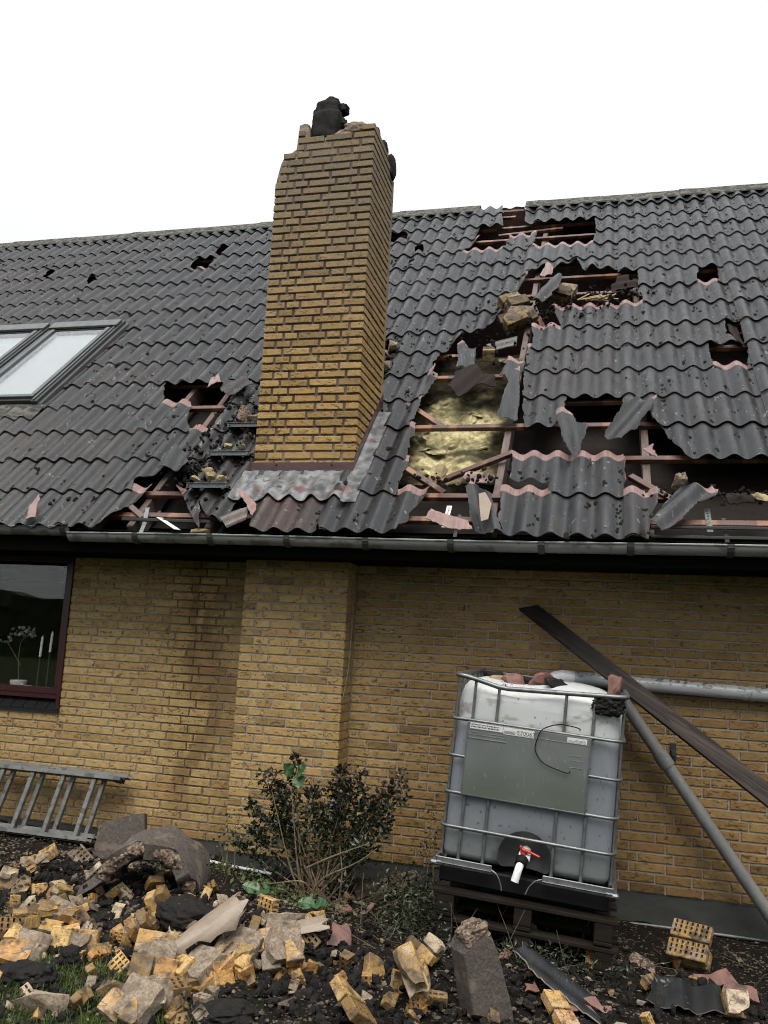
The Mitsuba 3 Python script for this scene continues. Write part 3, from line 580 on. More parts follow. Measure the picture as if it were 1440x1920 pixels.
FRAGMENTS = [
 ('F1', [[-1.361, 2.73], [-1.313, 2.755], [-1.248, 2.649], [-1.185, 2.707], [-1.173, 2.558], [-1.183, 2.393], [-1.201, 2.299], [-1.315, 2.32], [-1.328, 2.541]], -3.8, 0.03, 0.06, ''),
 ('F2', [[-1.304, 2.161], [-1.215, 2.314], [-1.189, 2.393], [-1.046, 2.224], [-0.959, 2.192], [-0.933, 2.063], [-1.087, 1.971], [-1.219, 1.734], [-1.288, 1.809], [-1.328, 1.884]], 17.8, 0.02, -1, ''),
 ('F3', [[-0.79, 2.03], [-0.72, 2.152], [-0.702, 1.806], [-0.689, 1.397], [-0.816, 1.368], [-0.848, 1.468], [-0.842, 1.625], [-0.797, 1.858]], -0.6, 0.04, 0.1, ''),
 ('F4', [[-0.859, 2.264], [-0.845, 2.37], [-0.711, 2.334], [-0.71, 2.177], [-0.742, 2.002], [-0.794, 1.943], [-0.842, 2.083], [-0.891, 2.111]], 1.2, 0.03, 0.08, ''),
 ('F5', [[-0.374, 1.27], [-0.368, 1.399], [-0.323, 1.422], [-0.263, 1.373], [-0.206, 1.221], [-0.125, 1.129], [-0.126, 1.019], [-0.159, 0.934], [-0.218, 0.738], [-0.302, 0.936], [-0.356, 1.156]], -7.0, 0.05, 0.1, ''),
 ('F6', [[-0.008, 0.975], [0.09, 1.282], [0.182, 1.489], [0.247, 1.62], [0.319, 1.569], [0.401, 1.626], [0.337, 1.413], [0.23, 1.122], [0.175, 1.058], [0.12, 0.931], [0.003, 0.964]], 22.4, 0.06, 0.1, ''),
 ('F7', [[0.287, -0.088], [0.348, 0.059], [0.493, 0.335], [0.582, 0.389], [0.647, 0.363], [0.707, 0.409], [0.744, 0.347], [0.723, 0.269], [0.598, 0.215], [0.533, 0.08], [0.471, -0.035], [0.357, -0.156]], 32.1, 0.04, 0.11, ''),
 ('F8', [[-1.195, -0.035], [-1.178, 0.06], [-1.007, -0.006], [-0.891, -0.042], [-0.857, -0.131], [-1.027, -0.122]], 110.6, 0.02, 2, ''),
 ('F9', [[-0.95, 0.26], [-0.929, 0.395], [-0.847, 0.278], [-0.742, 0.182], [-0.719, 0.055], [-0.652, -0.155], [-0.839, -0.161], [-0.91, 0.098]], -13.8, 0.05, 0.07, ''),
 ('F10', [[0.278, 0.888], [0.337, 0.939], [0.375, 0.726], [0.317, 0.826]], -13.9, 0.02, 2, ''),
 ('F11', [[0.785, 0.436], [1.067, 0.456], [1.05, 0.325], [0.922, 0.323], [0.819, 0.305]], 89.3, -0.06, -1, ''),
 ('F12', [[-0.731, 3.682], [-0.653, 4.045], [-0.527, 4.29], [-0.453, 4.203], [-0.483, 3.95], [-0.611, 3.582]], 18.8, 0.1, -0.2, ''),
 ('F13', [[-2.693, 0.258], [-2.616, 0.22], [-2.503, 0.122], [-2.505, -0.024]], -28.9, 0.04, 2, ''),
 ('F14', [[-2.747, -0.054], [-2.56, 0.108], [-2.543, -0.025], [-2.639, -0.134]], 47.1, 0.0, -0.2, ''),
 ('F16', [[-0.717, 4.593], [-0.658, 4.83], [-0.577, 4.693], [-0.583, 4.532], [-0.649, 4.443]], 4.4, 0.02, 2, ''),
 ('F17', [[0.038, 4.037], [0.125, 4.461], [0.213, 4.572], [0.252, 4.28], [0.343, 4.266], [0.263, 4.121], [0.149, 3.984]], 54.2, -0.02, -1, ''),
 ('F18', [[-4.305, -0.145], [-4.371, 0.019], [-4.355, 0.139], [-4.22, -0.143]], -20.4, 0.06, 2, ''),
 ('F19', [[-3.7, 2.058], [-3.733, 2.24], [-3.671, 2.318], [-3.604, 2.172]], 6.4, 0.02, 2, ''),
 ('F20', [[1.076, 3.113], [1.16, 3.167], [1.177, 2.682], [1.117, 2.716], [1.078, 2.958]], -2.7, -0.04, -1, ''),
 ('F21', [[-3.48, 0.492], [-3.545, 0.768], [-3.478, 0.858], [-3.353, 0.797], [-3.228, 0.564], [-3.251, 0.438], [-3.379, 0.479]], -11.5, 0.1, -0.2, ''),
 ('F22', [[-3.533, 1.991], [-3.513, 2.147], [-3.339, 2.217], [-3.173, 1.974], [-3.289, 1.866], [-3.372, 1.777]], 8.0, 0.05, -0.2, ''),
 ('F23', [[-1.119, 2.842], [-1.0, 2.922], [-0.81, 2.935], [-0.812, 2.816], [-0.905, 2.736], [-1.022, 2.775]], 80.3, -0.02, -0.2, ''),
 ('F24', [[-1.03, 0.625], [-0.986, 0.671], [-0.84, 0.635], [-0.788, 0.608], [-0.812, 0.554], [-0.932, 0.571]], 92.2, -0.06, 2, ''),
 ('F25', [[-1.546, 2.254], [-1.533, 2.361], [-1.499, 2.251], [-1.505, 2.12], [-1.533, 2.07]], -0.7, 0.05, 2, ''),
]
ITEMS = {
 'c1': ([-2.427, -1.526], 0.13, 0.14),
 'c2': ([-2.419, -1.79], 0.104, 0.165),
 'c3': ([-2.133, -2.082], 0.181, 0.198),
 'c4': ([-1.945, -2.363], 0.177, 0.152),
 'c5': ([-1.997, -2.513], 0.226, 0.097),
 'c6': ([-2.442, -2.519], 0.244, 0.132),
 'c7': ([-1.917, -2.022], 0.223, 0.087),
 'c8': ([-1.793, -1.833], 0.191, 0.091),
 'c9': ([-1.778, -2.154], 0.084, 0.101),
 'c10': ([-2.703, -1.927], 0.135, 0.089),
 'c11': ([-3.045, -1.984], 0.085, 0.103),
 'c12': ([-2.857, -2.135], 0.144, 0.09),
 'c13': ([-2.976, -1.635], 0.171, 0.101),
 'c14': ([-3.053, -1.648], 0.176, 0.126),
 'c15': ([-2.983, -1.467], 0.125, 0.073),
 'c16': ([-3.149, -1.395], 0.139, 0.075),
 'c17': ([-2.932, -1.785], 0.098, 0.068),
 'c18': ([-2.383, -2.633], 0.062, 0.047),
 'c19': ([-3.618, -1.02], 0.175, 0.105),
 'c20': ([-3.612, -1.28], 0.083, 0.1),
 'c21': ([-2.046, -1.475], 0.169, 0.099),
 'soot1': ([-2.198, -1.611], 0.35, 0.165),
 'soot2': ([-2.652, -2.353], 0.253, 0.127),
 'soot3': ([-2.56, -2.133], 0.142, 0.111),
 'soot4': ([-1.661, -2.265], 0.291, 0.129),
 'S1': ([-3.404, -0.299], 0.385, 0.361),
 'S2': ([-2.657, -1.306], 0.717, 0.395),
 'S5': ([-1.951, -1.846], 0.307, 0.253),
 'd1': ([-1.55, -1.784], 0.233, 0.224),
 'd2': ([-0.859, -1.83], 0.212, 0.276),
 'd3': ([-0.833, -1.519], 0.139, 0.109),
 'd4': ([-1.088, -2.061], 0.177, 0.159),
 'd5': ([-1.672, -1.514], 0.209, 0.167),
 'd6': ([-1.529, -1.323], 0.103, 0.086),
 'd7': ([-1.513, -1.503], 0.115, 0.083),
 'd8': ([-1.739, -1.866], 0.097, 0.126),
 'd10': ([-0.841, -1.949], 0.063, 0.054),
 'd11': ([-1.105, -1.683], 0.068, 0.078),
 'd12': ([-1.629, -0.398], 0.064, 0.077),
 'd13': ([-1.064, -2.079], 0.124, 0.058),
 'dlog': ([-1.415, -0.191], 0.451, 0.206),
 'S3': ([-0.545, -1.801], 0.223, 0.447),
 'e1': ([0.525, -0.514], 0.177, 0.287),
 'e2': ([-0.172, -1.647], 0.121, 0.102),
 'e3': ([0.665, -1.265], 0.144, 0.149),
 'e4': ([-0.424, -0.449], 0.138, 0.084),
 'e5': ([0.013, -1.489], 0.133, 0.076),
 'e6': ([0.245, -0.687], 0.144, 0.088),
 'S7': ([-0.198, -1.404], 0.526, 0.234),
 'S8': ([0.444, -1.223], 0.374, 0.098),
 't1': ([-0.499, -0.939], 0.148, 0.055),
 't2': ([-0.313, -1.529], 0.092, 0.058),
 't3': ([0.607, -0.818], 0.241, 0.115),
 't4': ([0.747, -0.953], 0.194, 0.082),
 't5': ([-1.364, -1.451], 0.114, 0.156),
 't6': ([-1.556, -0.708], 0.12, 0.072),
 't7': ([-1.435, -0.642], 0.146, 0.097),
 't8': ([-0.06, -1.563], 0.132, 0.066),
}
# ---------------------------------------------------------------- the roof
RK = f'{H}__roof'
SL, SW, TH = 0.575, 1.142, 0.0068
def sheet_n(u, s, x): return AMP * np.cos(2 * np.pi * (u - UCREST) / PITCH) + .021 * (1 - s / SL) + .015 * (1 - x / SW)
def jag(poly, seed, step=.035, amp=.007):
    """The hole's outline broken into ragged steps."""
    p = np.asarray(poly, float); rg = np.random.default_rng(seed); out = []
    for a, b in zip(p, np.roll(p, -1, 0)):
        n = max(1, int(np.linalg.norm(b - a) / step))
        for t in np.arange(n) / n: out.append(a + (b - a) * t)
    out = np.array(out); w = nnoise(np.stack([out[:, 0] * 9, out[:, 1] * 9, out[:, 0] * 0 + seed], 1)) - .5
    out = out + rg.normal(0, amp * .55, out.shape) + np.stack([w, -w], 1) * amp * 5
    q = Polygon(out).buffer(0); return q
def solid_sheet(L, W, nfun, nu, ns):
    """A corrugated sheet as a closed grid in (x, s, n)."""
    x = np.linspace(0, W, nu); s = np.linspace(0, L, ns); X, S_ = np.meshgrid(x, s, indexing='ij'); n = nfun(X, S_)
    a = np.stack([X, S_, n + TH / 2], -1).reshape(-1, 3); b = np.stack([X, S_, n - TH / 2], -1).reshape(-1, 3); q = quads(nu, ns); k = nu * ns; F = [q, q[:, ::-1] + k]
    ring = [i * ns for i in range(nu)] + [(nu - 1) * ns + j for j in range(1, ns)] + [i * ns + ns - 1 for i in range(nu - 2, -1, -1)] + [j for j in range(ns - 2, 0, -1)]
    for c, d in zip(ring, ring[1:] + ring[:1]): F.append(np.array([[c, c + k, d + k], [c, d + k, d]]))
    return np.vstack([a, b]), np.vstack(F)
def finish_sheet(v, f, dn, place, bsdf, uvfun, W, L):
    """Splits the triangles into top, underside and edges, with smooth normals on the first two. dn(x, s) = slope of the waves."""
    t = v[f]; nn = np.cross(t[:, 1] - t[:, 0], t[:, 2] - t[:, 0]); ar = np.linalg.norm(nn, axis=1); ok = ar > 1e-10; f, nn, t = f[ok], nn[ok] / ar[ok, None], t[ok]
    c = t.mean(1); an = np.stack([-dn(c[:, 0], c[:, 1]), np.zeros(len(c)), np.ones(len(c))], 1); an /= np.linalg.norm(an, axis=1, keepdims=True); d = (nn * an).sum(1)
    side = np.abs(d) < .75; Vs, Ns, UV, F, o = [], [], [], [], 0
    for cls in (0, 1, 2):
        m_ = (d >= .75) if cls == 0 else (d <= -.75) if cls == 1 else side
        if not m_.any(): continue
        if cls < 2:
            ids, inv = np.unique(f[m_].ravel(), return_inverse=True); p = v[ids]
            n = np.stack([-dn(p[:, 0], p[:, 1]), np.zeros(len(p)), np.ones(len(p))], 1) * (1 if cls == 0 else -1); n /= np.linalg.norm(n, axis=1, keepdims=True); ff = inv.reshape(-1, 3)
            q = uvfun(p); 
            if cls == 1: q = np.stack([q[:, 0], np.full(len(q), 3.0)], 1)
        else:
            p = t[m_].reshape(-1, 3); n = np.repeat(nn[m_], 3, 0); ff = np.arange(len(p)).reshape(-1, 3); q = uvfun(p); cc = np.repeat(c[m_], 3, 0)
            cut = (cc[:, 1] > .004) & (cc[:, 1] < L - .004) & (cc[:, 0] > .004) & (cc[:, 0] < W - .004)
            q = np.stack([q[:, 0], np.where(cut, 2.0, np.where(cc[:, 1] < .004, .1, q[:, 1]))], 1)
        Vs.append(p); Ns.append(n); UV.append(q); F.append(ff + o); o += len(p)
    P, N = place(np.vstack(Vs), np.vstack(Ns)); return raw(P, np.vstack(F), bsdf, N, np.vstack(UV))
HOLEP = {k: unary_union([jag(p, 7 * k + i) for i, p in enumerate(ps)]) for k, ps in HOLES.items()}
CHIM = sbox(PX1 - .02, .60, PX2 + .02, 1.62)
SKY1, SKY2 = (-6.34, -5.40, 1.70, 3.76), (-7.32, -6.36, 1.70, 3.76)
SKYP = sbox(SKY2[0], 1.72, SKY1[1] + .01, 3.72)
scene[RK] = shape(join([(RP(np.array([-10.9, 4.5, 4.5, -10.9, -10.9, 4.5, 4.5, -10.9]), 0, 0) * 0 + np.array([[x, y, z + s] for s in (-.012, .012) for x, y, z in ((-10.9, 4.72, 7.62), (4.5, 4.72, 7.62), (4.5, 9.7, 2.40), (-10.9, 9.7, 2.40))]), BF)]), 'sheet', uv=(3.0, .2)); USED.add(RK)
tag(RK, 'steep roof of dark corrugated fibre-cement sheets with many holes')
rg = np.random.default_rng(5); sid = 0; PLAIN = {}; screws = []; mossp = []
for k in range(16):
    for j in range(-10, 4):
        u0 = XJ + COLW * j; v0 = V(k) ; top = min(SL, VRIDGE + .02 - v0)
        if u0 < -10.6 or u0 > 3.6: continue
        rect = sbox(u0, v0, u0 + SW, v0 + top); P = rect
        for hole in (HOLEP.get(k), CHIM, SKYP):
            if hole is not None and hole.intersects(P): P = P.difference(hole)
        sid += 1
        if P.area < .012: continue
        tilt = rg.normal(0, .0013, 3); vs_ = float(np.clip(rg.normal(0, .004), -.006, .006))
        nf = lambda X, S_, u0=u0, tl=tilt: sheet_n(u0 + X, S_, X) + tl[0] + tl[1] * X + tl[2] * S_ * 2
        dn = lambda x, s, u0=u0: -AMP * 2 * np.pi / PITCH * np.sin(2 * np.pi * (u0 + x - UCREST) / PITCH)
        vv, ff = solid_sheet(top, SW, nf, 79, 5)
        whole = P.area > rect.area - 1e-5; parts = [(vv, ff)]
        if not whole:
            parts = []; S0 = man(vv, ff)
            for g in getattr(P, 'geoms', [P]):
                if g.area < .006: continue
                rings = [np.asarray(g.exterior.coords)[:-1] - [u0, v0]] + [np.asarray(h.coords)[:-1] - [u0, v0] for h in g.interiors]
                pr_ = m3.CrossSection([r.tolist() for r in rings], m3.FillRule.EvenOdd).extrude(1.0).translate([0, 0, -.5])
                r_ = S0 ^ pr_
                parts += [unman(c_) for c_ in r_.decompose() if c_.num_tri() > 0 and c_.volume() > .004 * TH]
            if not parts: continue
        place = lambda p, n, u0=u0, v0=v0 + vs_: (RP(u0 + p[:, 0], v0 + p[:, 1], p[:, 2]), np.stack([n[:, 0], (n[:, 1] - n[:, 2]) / S2, (n[:, 1] + n[:, 2]) / S2], 1))
        uvf = lambda p, sd=sid: np.stack([p[:, 0] + 10.0 * sd, p[:, 1]], 1)
        for vv, ff in parts: put('sheet', finish_sheet(vv, ff, dn, place, 'sheet', uvf, SW, top), RK)
        from shapely.geometry import Point
        for w in (1, 3, 5):
            us_ = UCREST + PITCH * round((u0 + .02 - UCREST) / PITCH + w); pt = (us_, v0 + .075)
            if P.contains(Point(*pt)): screws.append(RP(*pt, AMP + .022))
        nm = rg.poisson(19 if u0 > -4.2 else 12)
        for _ in range(nm):
            if rg.random() < .72: us_ = UCREST + PITCH * (round((u0 - UCREST) / PITCH) + rg.integers(0, 7) + .5) + rg.normal(0, .022)
            else: us_ = u0 + rg.uniform(0, SW)
            pt = (us_, v0 + rg.uniform(.01, .46))
            if P.contains(Point(*pt)):
                for _ in range(rg.integers(1, 5)):
                    q = (pt[0] + rg.normal(0, .015), pt[1] + rg.normal(0, .025)); mossp.append((q, sheet_n(q[0], q[1] - v0, q[0] - u0) + TH / 2, rg.uniform(.005, .013) * (1.6 if rg.random() < .2 else 1)))
ico = trimesh.creation.icosphere(1); iv, jf = np.array(ico.vertices), np.array(ico.faces)
parts = []
for i, (q, n, r_) in enumerate(mossp):
    w = iv * (1 + .45 * (nnoise(iv * 2.1 + i) - .5))[:, None] * [r_, r_ * 1.3, r_ * .42]
    parts.append((RP(q[0] + w[:, 0], q[1] + w[:, 1], n + w[:, 2]), jf))
tag(put('moss', shape(join(parts), 'moss', smooth=True), RK), 'dark cushions of moss scattered over the sheets', kind='stuff')
cyl = trimesh.creation.cylinder(.010, .006, sections=8); hd = trimesh.creation.cylinder(.005, .016, sections=6)
parts = []
for p in screws:
    for m_ in (cyl, hd):
        w = np.array(m_.vertices); parts.append((p + w[:, :1] * [1, 0, 0] + w[:, 1:2] * (np.array([0, 1, 1]) / S2) + w[:, 2:] * RN, np.array(m_.faces)))
tag(put('screw', shape(join(parts), 'steel'), RK), 'roofing screws with washers', kind='stuff')
# ---- ridge caps
caps = [(x, 1.09) for x in np.arange(1.985, 4.5, 1.06)] + [(x, 1.09) for x in (.90, -.16, -1.075)] + [(-2.85, 1.12), (-3.91, 1.12), (-4.97, 1.12), (-6.03, 1.12), (-7.09, 1.12), (-8.15, 1.12), (-9.21, 1.12), (-10.27, 1.12)]
caps = [c for c in caps if not (-1.06 > c[0] > -1.7)] + [(-1.075, .94)]
for i, (x, L) in enumerate(caps):
    yr, zr = Y0 + VRIDGE / S2, ZE + Y0 + VRIDGE / S2 + .065; a = []
    prof = [(-.155, -.150), (-.06, -.040), (-.022, -.006), (.022, -.006), (.06, -.040), (.155, -.150)]
    xs = np.linspace(x, x + L + .03, 12); o = .012 * (i % 2)
    g = lambda d: np.array([[[xx, yr + py, zr + pz + d + o * (1 if xx < x + .2 else .4) + .006 * (nnoise(np.array([xx * 9, py * 20, pz * 20 + i])) - .5)] for py, pz in prof] for xx in xs])
    T_, B_ = g(0.0), g(-.018); n, m_ = T_.shape[:2]; q = quads(n, m_); kk = n * m_; F = [q, q[:, ::-1] + kk]
    ring = [r * m_ for r in range(n)] + [(n - 1) * m_ + c for c in range(1, m_)] + [r * m_ + m_ - 1 for r in range(n - 2, -1, -1)] + [c for c in range(m_ - 2, 0, -1)]
    for c, d in zip(ring, ring[1:] + ring[:1]): F.append(np.array([[c, c + kk, d + kk], [c, d + kk, d]]))
    put('ridge_cap', shape((np.vstack([T_.reshape(-1, 3), B_.reshape(-1, 3)]), np.vstack(F)), 'ridge', smooth=30), RK)
# wavy tops of the rear slope where the ridge caps are gone
for (ua, ub) in ((-1.78, -1.10),):
    xs = np.linspace(ua, ub, 50); ss = np.linspace(0, .5, 4); X, S_ = np.meshgrid(xs, ss, indexing='ij'); n = AMP * np.cos(2 * np.pi * (X - UCREST) / PITCH)
    yr, zr = Y0 + VRIDGE / S2 + .02, ZE + Y0 + VRIDGE / S2 + .015
    topg = np.stack([X, yr + (S_ + n) / S2, zr + (n - S_) / S2 - .0 + .015 * (nnoise(np.stack([X * 14, X * 0, X * 0], -1)) - .5)], -1)
    put('rear_sheet', skin(topg, np.array([0, 1, 1]) / S2, 'sheet', uv=(9.0, .56), thick=.007), RK)
# ---- battens, rafters, insulation
def rbar(ua, va, ub, vb, n0, n1, w, h): return beam(RP(ua, va, n0), RP(ub, vb, n1), w, h, RN)
BN = -.058
for v_, ua, ub in ((.39, -10.9, -1.9), (.39, -1.85, -.60), (.39, .0, .42), (.10, -3.8, 4.5), (.86, -3.5, -2.73), (.90, .14, 4.5), (1.33, -10.9, -2.74), (1.40, -1.86, -.55), (1.40, -.45, 4.5), (1.82, -10.9, -2.74), (1.80, -.45, 4.5),
                   (2.30, -10.9, -6.3), (2.30, -5.4, -.9), (2.24, .1, 4.5), (2.75, -5.4, -1.25), (2.75, -.72, 4.5), (3.22, -5.4, -1.4), (3.22, -.6, 4.5), (3.68, -5.4, -1.2), (3.68, -.4, 4.5), (4.17, -10.9, 4.5), (4.66, -10.9, 4.5), (5.12, -10.9, 4.5), (5.60, -10.9, 4.5), (6.07, -10.9, 4.5), (6.56, -10.9, 4.5), (7.02, -10.9, -1.2), (7.02, -1.0, 4.5)):
    for a, b in ([(ua, ub)] if not (ua < PX1 < ub and .6 < v_ < 1.62) else [(ua, PX1 - .02), (PX2 + .03, ub)]):
        if b > a: put('batten', shape(rbar(a, v_, b, v_ + .004, BN, BN, .056, .038), 'batten'), RK)
for (ua, va, na), (ub, vb, nb) in (((-1.72, 1.78, .0), (-1.33, 1.46, -.08)), ((-1.62, .83, -.01), (-1.16, .50, -.10)), ((-1.27, .66, -.12), (-.68, .93, -.01)), ((.18, .63, -.03), (.47, .33, -.04)), ((-1.35, 6.26, -.05), (-.55, 6.42, -.06)), ((-.75, 3.95, -.06), (-.50, 2.95, -.09))):
    k = put('batten', shape(rbar(ua, va, ub, vb, na, nb, .050, .036), 'batten'), RK)
for u in .298 - 1.063 * np.arange(-4, 11):
    if PX1 - .1 < u < PX2 + .1: continue
    put('rafter', shape(rbar(u, .0, u, VRIDGE - .02, -.155, -.155, .055, .15), 'rafter'), RK)
put('rafter', shape(rbar(-3.55, .0, -3.55, VRIDGE - .02, -.155, -.155, .055, .15), 'rafter'), RK)
U, Vv = np.meshgrid(np.linspace(-1.80, -.80, 100), np.linspace(.75, 3.0, 200), indexing='ij')
Nn = -.19 + .045 * (nfbm(np.stack([U * 6, Vv * 5, U * 0], -1), 4) - .5) + .035 * (nfbm(np.stack([U * 30, Vv * 26, U * 0 + 3], -1), 3) - .5) - .05 * np.exp(-((U + 1.3) / .12) ** 2 - ((Vv - 1.25) / .25) ** 2)
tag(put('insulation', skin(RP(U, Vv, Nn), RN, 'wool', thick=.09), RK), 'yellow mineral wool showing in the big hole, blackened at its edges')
parts = []
for i in range(26):
    u, w = rg.uniform(-1.62, -.84), rg.uniform(.95, 2.6); v, f = lumpy(3100 + i % 14, (1, .8, .6), .6, 3, .1, 3); v = xf(v * rg.uniform(.08, .22) * [1, 1, .16], mat((0, 0, 0), (rg.normal(0, 20), rg.normal(0, 20), rg.uniform(0, 360))))
    parts.append((RP(u + v[:, 0], w + v[:, 1], v[:, 2] * .7 - .195 + rg.uniform(-.01, .012)), f))
tag(put('wool_tuft', shape(join(parts), 'wool', smooth=50), RK), 'torn tufts of yellow mineral wool', kind='stuff')
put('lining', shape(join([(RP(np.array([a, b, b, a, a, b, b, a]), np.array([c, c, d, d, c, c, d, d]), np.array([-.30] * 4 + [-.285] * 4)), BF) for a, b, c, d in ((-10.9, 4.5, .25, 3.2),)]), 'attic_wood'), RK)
# ---- skylights
for i, (ua, ub, va, vb) in enumerate((SKY1, SKY2)):
    def rb(a, b, c, d, n0, n1): return cbox(a, b, c, d, n0, n1, .004)
    def rmap(m_): return RP(m_[0][:, 0], m_[0][:, 1], m_[0][:, 2]), m_[1]
    k = put('skylight', shape(join([rmap(q) for q in (rb(ua + .01, ua + .075, va + .09, vb - .02, -.10, .085), rb(ub - .078, ub - .01, va + .09, vb - .02, -.10, .085), rb(ua + .076, ub - .079, va + .12, va + .20, -.10, .080), rb(ua + .076, ub - .079, vb - .22, vb - .03, -.10, .080))]), 'skylight_dark', smooth=30), RK)
    tag(k, ('right-hand' if i == 0 else 'left-hand') + ' roof window with an added pale panel behind the glass imitating sky reflection')
    put('frame', shape(join([rmap(q) for q in (rb(ua + .085, ua + .130, va + .21, vb - .24, .03, .105), rb(ub - .135, ub - .085, va + .21, vb - .24, .03, .105), rb(ua + .085, ub - .085, va + .155, va + .205, .03, .108), rb(ua + .02, ub - .03, vb - .205, vb - .05, .088, .115), rb(ub - .064, ub - .045, va + .10, vb - .04, .086, .100), rb(ub - .02, ub + .02, va + .1, vb - .02, .0, .05))]), 'skylight_frame', smooth=30), k)
    put('pane', raw(RP(np.array([ua + .13, ub - .13, ub - .13, ua + .13]), np.array([va + .2, va + .2, vb - .23, vb - .23]), .085), [[0, 1, 2], [0, 2, 3]], 'glass'), k)
    put('reflection_panel', shape(rmap(rb(ua + .07, ub - .08, va + .13, vb - .06, .0, .012)), 'reflection_panel'), k)  # added pale panel, stands in for sky reflection on the pane
    X, S_ = np.meshgrid(np.linspace(ua - .02, ub + .06, 60), np.linspace(va - .16, va + .11, 5), indexing='ij')
    put('flashing', skin(RP(X, S_, AMP * np.cos(2 * np.pi * (X - UCREST) / PITCH) * np.clip(1 - (S_ - va) / .1, 0, 1) + .04), RN, 'ridge', thick=.004), k)
# ---- loose sheet fragments lying in and over the holes
FL = {'F1': 'narrow dish-shaped sheet fragment under the roof bricks at the top of the big hole', 'F2': 'dark overturned sheet fragment hanging in the big hole above the yellow wool', 'F3': 'tall sheet fragment with a pink top at the right edge of the big hole',
      'F4': 'short pink-topped sheet fragment beside the brown stone on the roof', 'F5': 'pointed shield-shaped sheet fragment with a pink top standing on the lower sheets', 'F6': 'two-wave sheet fragment with a pink top leaning up to the right', 'F7': 'slanting sheet fragment with a curled pink top beside the right-hand eave hole',
      'F8': 'pink strip of sheet lying in the gutter below the big hole', 'F9': 'sheet fragment with a pale broken spot standing at the gutter below the big hole', 'F10': 'small pink triangular splinter hanging on a batten', 'F11': 'reddish crumpled strip in the eave hole at the right edge of the picture',
      'F12': 'dark sheet fragment lying across the bricks in the upper hole', 'F13': 'pink triangular splinter at the left end of the lead apron', 'F14': 'dark torn sheet corner over the gutter left of the pier', 'F16': 'pale pink chip hanging at the left end of the upper hole',
      'F17': 'twisted black strip in the right part of the upper hole', 'F18': 'reddish triangular splinter lying by the left gutter', 'F19': 'pink splinter above the small hole left of the chimney', 'F21': 'dark buckled sheet piece standing over the eave hole left of the chimney', 'F22': 'dark sheet corner tipped up beside the small hole left of the chimney', 'F23': 'dark sheet strip across the middle of the big hole top', 'F24': 'pale torn felt scrap in the lower corner of the big hole', 'F25': 'reddish sheet corner at the upper left edge of the big hole', 'F20': 'crumpled dark piece in the slit of the roof at the right'}
for i, (name, P, ang, off, pink, _) in enumerate(FRAGMENTS):
    a = math.radians(ang); ax = np.array([math.cos(a), -math.sin(a)]); bx = np.array([math.sin(a), math.cos(a)]); P = np.array(P); c = P.mean(0)
    loc = np.stack([(P - c) @ ax, (P - c) @ bx], 1); q = jag(loc, 300 + i, .02, .006)
    if q.geom_type != 'Polygon': q = max(q.geoms, key=lambda g: g.area)
    x0, y0, x1, y1 = q.bounds; ph = rg.uniform(-.06, .06); W, L = x1 - x0 + .04, y1 - y0 + .04
    amp = AMP * (.9 if name not in ('F8', 'F10', 'F13', 'F18', 'F19') else .45)
    nf = lambda X, S_: amp * np.cos(2 * np.pi * (X + x0 - .02 - ph) / PITCH)
    dn = lambda x, s: -amp * 2 * np.pi / PITCH * np.sin(2 * np.pi * (x + x0 - .02 - ph) / PITCH)
    vv, ff = solid_sheet(L, W, nf, max(12, int(W / .012)), max(3, int(L / .1)))
    ext = np.asarray(q.exterior.coords)[:-1] - [x0 - .02, y0 - .02]
    r_ = man(vv, ff) ^ m3.CrossSection([ext.tolist()], m3.FillRule.EvenOdd).extrude(1.0).translate([0, 0, -.5])
    vv, ff = unman(r_); tx, ty = rg.normal(0, .10), rg.normal(.04, .06)
    def place(p, n):
        q_ = np.stack([p[:, 0] + x0 - .02, p[:, 1] + y0 - .02], 1); uvp = c + q_[:, :1] * ax + q_[:, 1:] * bx; w = uvp - c
        N2 = n[:, :1] * np.append(ax, 0) + n[:, 1:2] * np.append(bx, 0) + n[:, 2:] * np.array([0, 0, 1.0])
        return RP(uvp[:, 0], uvp[:, 1], p[:, 2] + off + .035 + tx * w[:, 0] + ty * w[:, 1]), np.stack([N2[:, 0], (N2[:, 1] - N2[:, 2]) / S2, (N2[:, 1] + N2[:, 2]) / S2], 1)
    if pink == -1: uvf = lambda p: np.stack([p[:, 0] * 0 + 10. * (400 + i) + .3, np.full(len(p), 3.0)], 1)
    elif pink == 2: uvf = lambda p: np.stack([p[:, 0] * 0 + 10. * (400 + i) + .3, np.full(len(p), .53)], 1)
    elif pink < 0: uvf = lambda p: np.stack([p[:, 0] * 0 + 10. * (400 + i) + .3, np.full(len(p), .2)], 1)
    else: uvf = lambda p: np.stack([p[:, 0] * 0 + 10. * (400 + i) + .3, .565 - (L - .02 - p[:, 1]) * (.1 / pink)], 1)
    k = thing('roof_sheet_fragment', FL[name], 'roof sheet fragment'); scene[k] = finish_sheet(vv, ff, dn, place, 'dark_underside' if pink == -1 else 'sheet', uvf, W, L)
    if name == 'F9':
        w = RP(np.array([-.845, -.80, -.742, -.745, -.79, -.82]), np.array([.18, .19, .06, -.12, -.14, .02]), off + .075 + np.array([0, .004, .0, .0, -.003, .002]))
        put('broken_spot', shape((np.vstack([w, w - RN * .004]), np.array([[0, 5, 1], [1, 5, 2], [2, 5, 3], [3, 5, 4], [6, 7, 11], [7, 8, 11], [8, 9, 11], [9, 10, 11]])), 'clay_pipe'), k)
lumps_ = [lumpy(3000 + i, (1, .8, .55), .5, 2, .2, 3) for i in range(10)]
parts = []
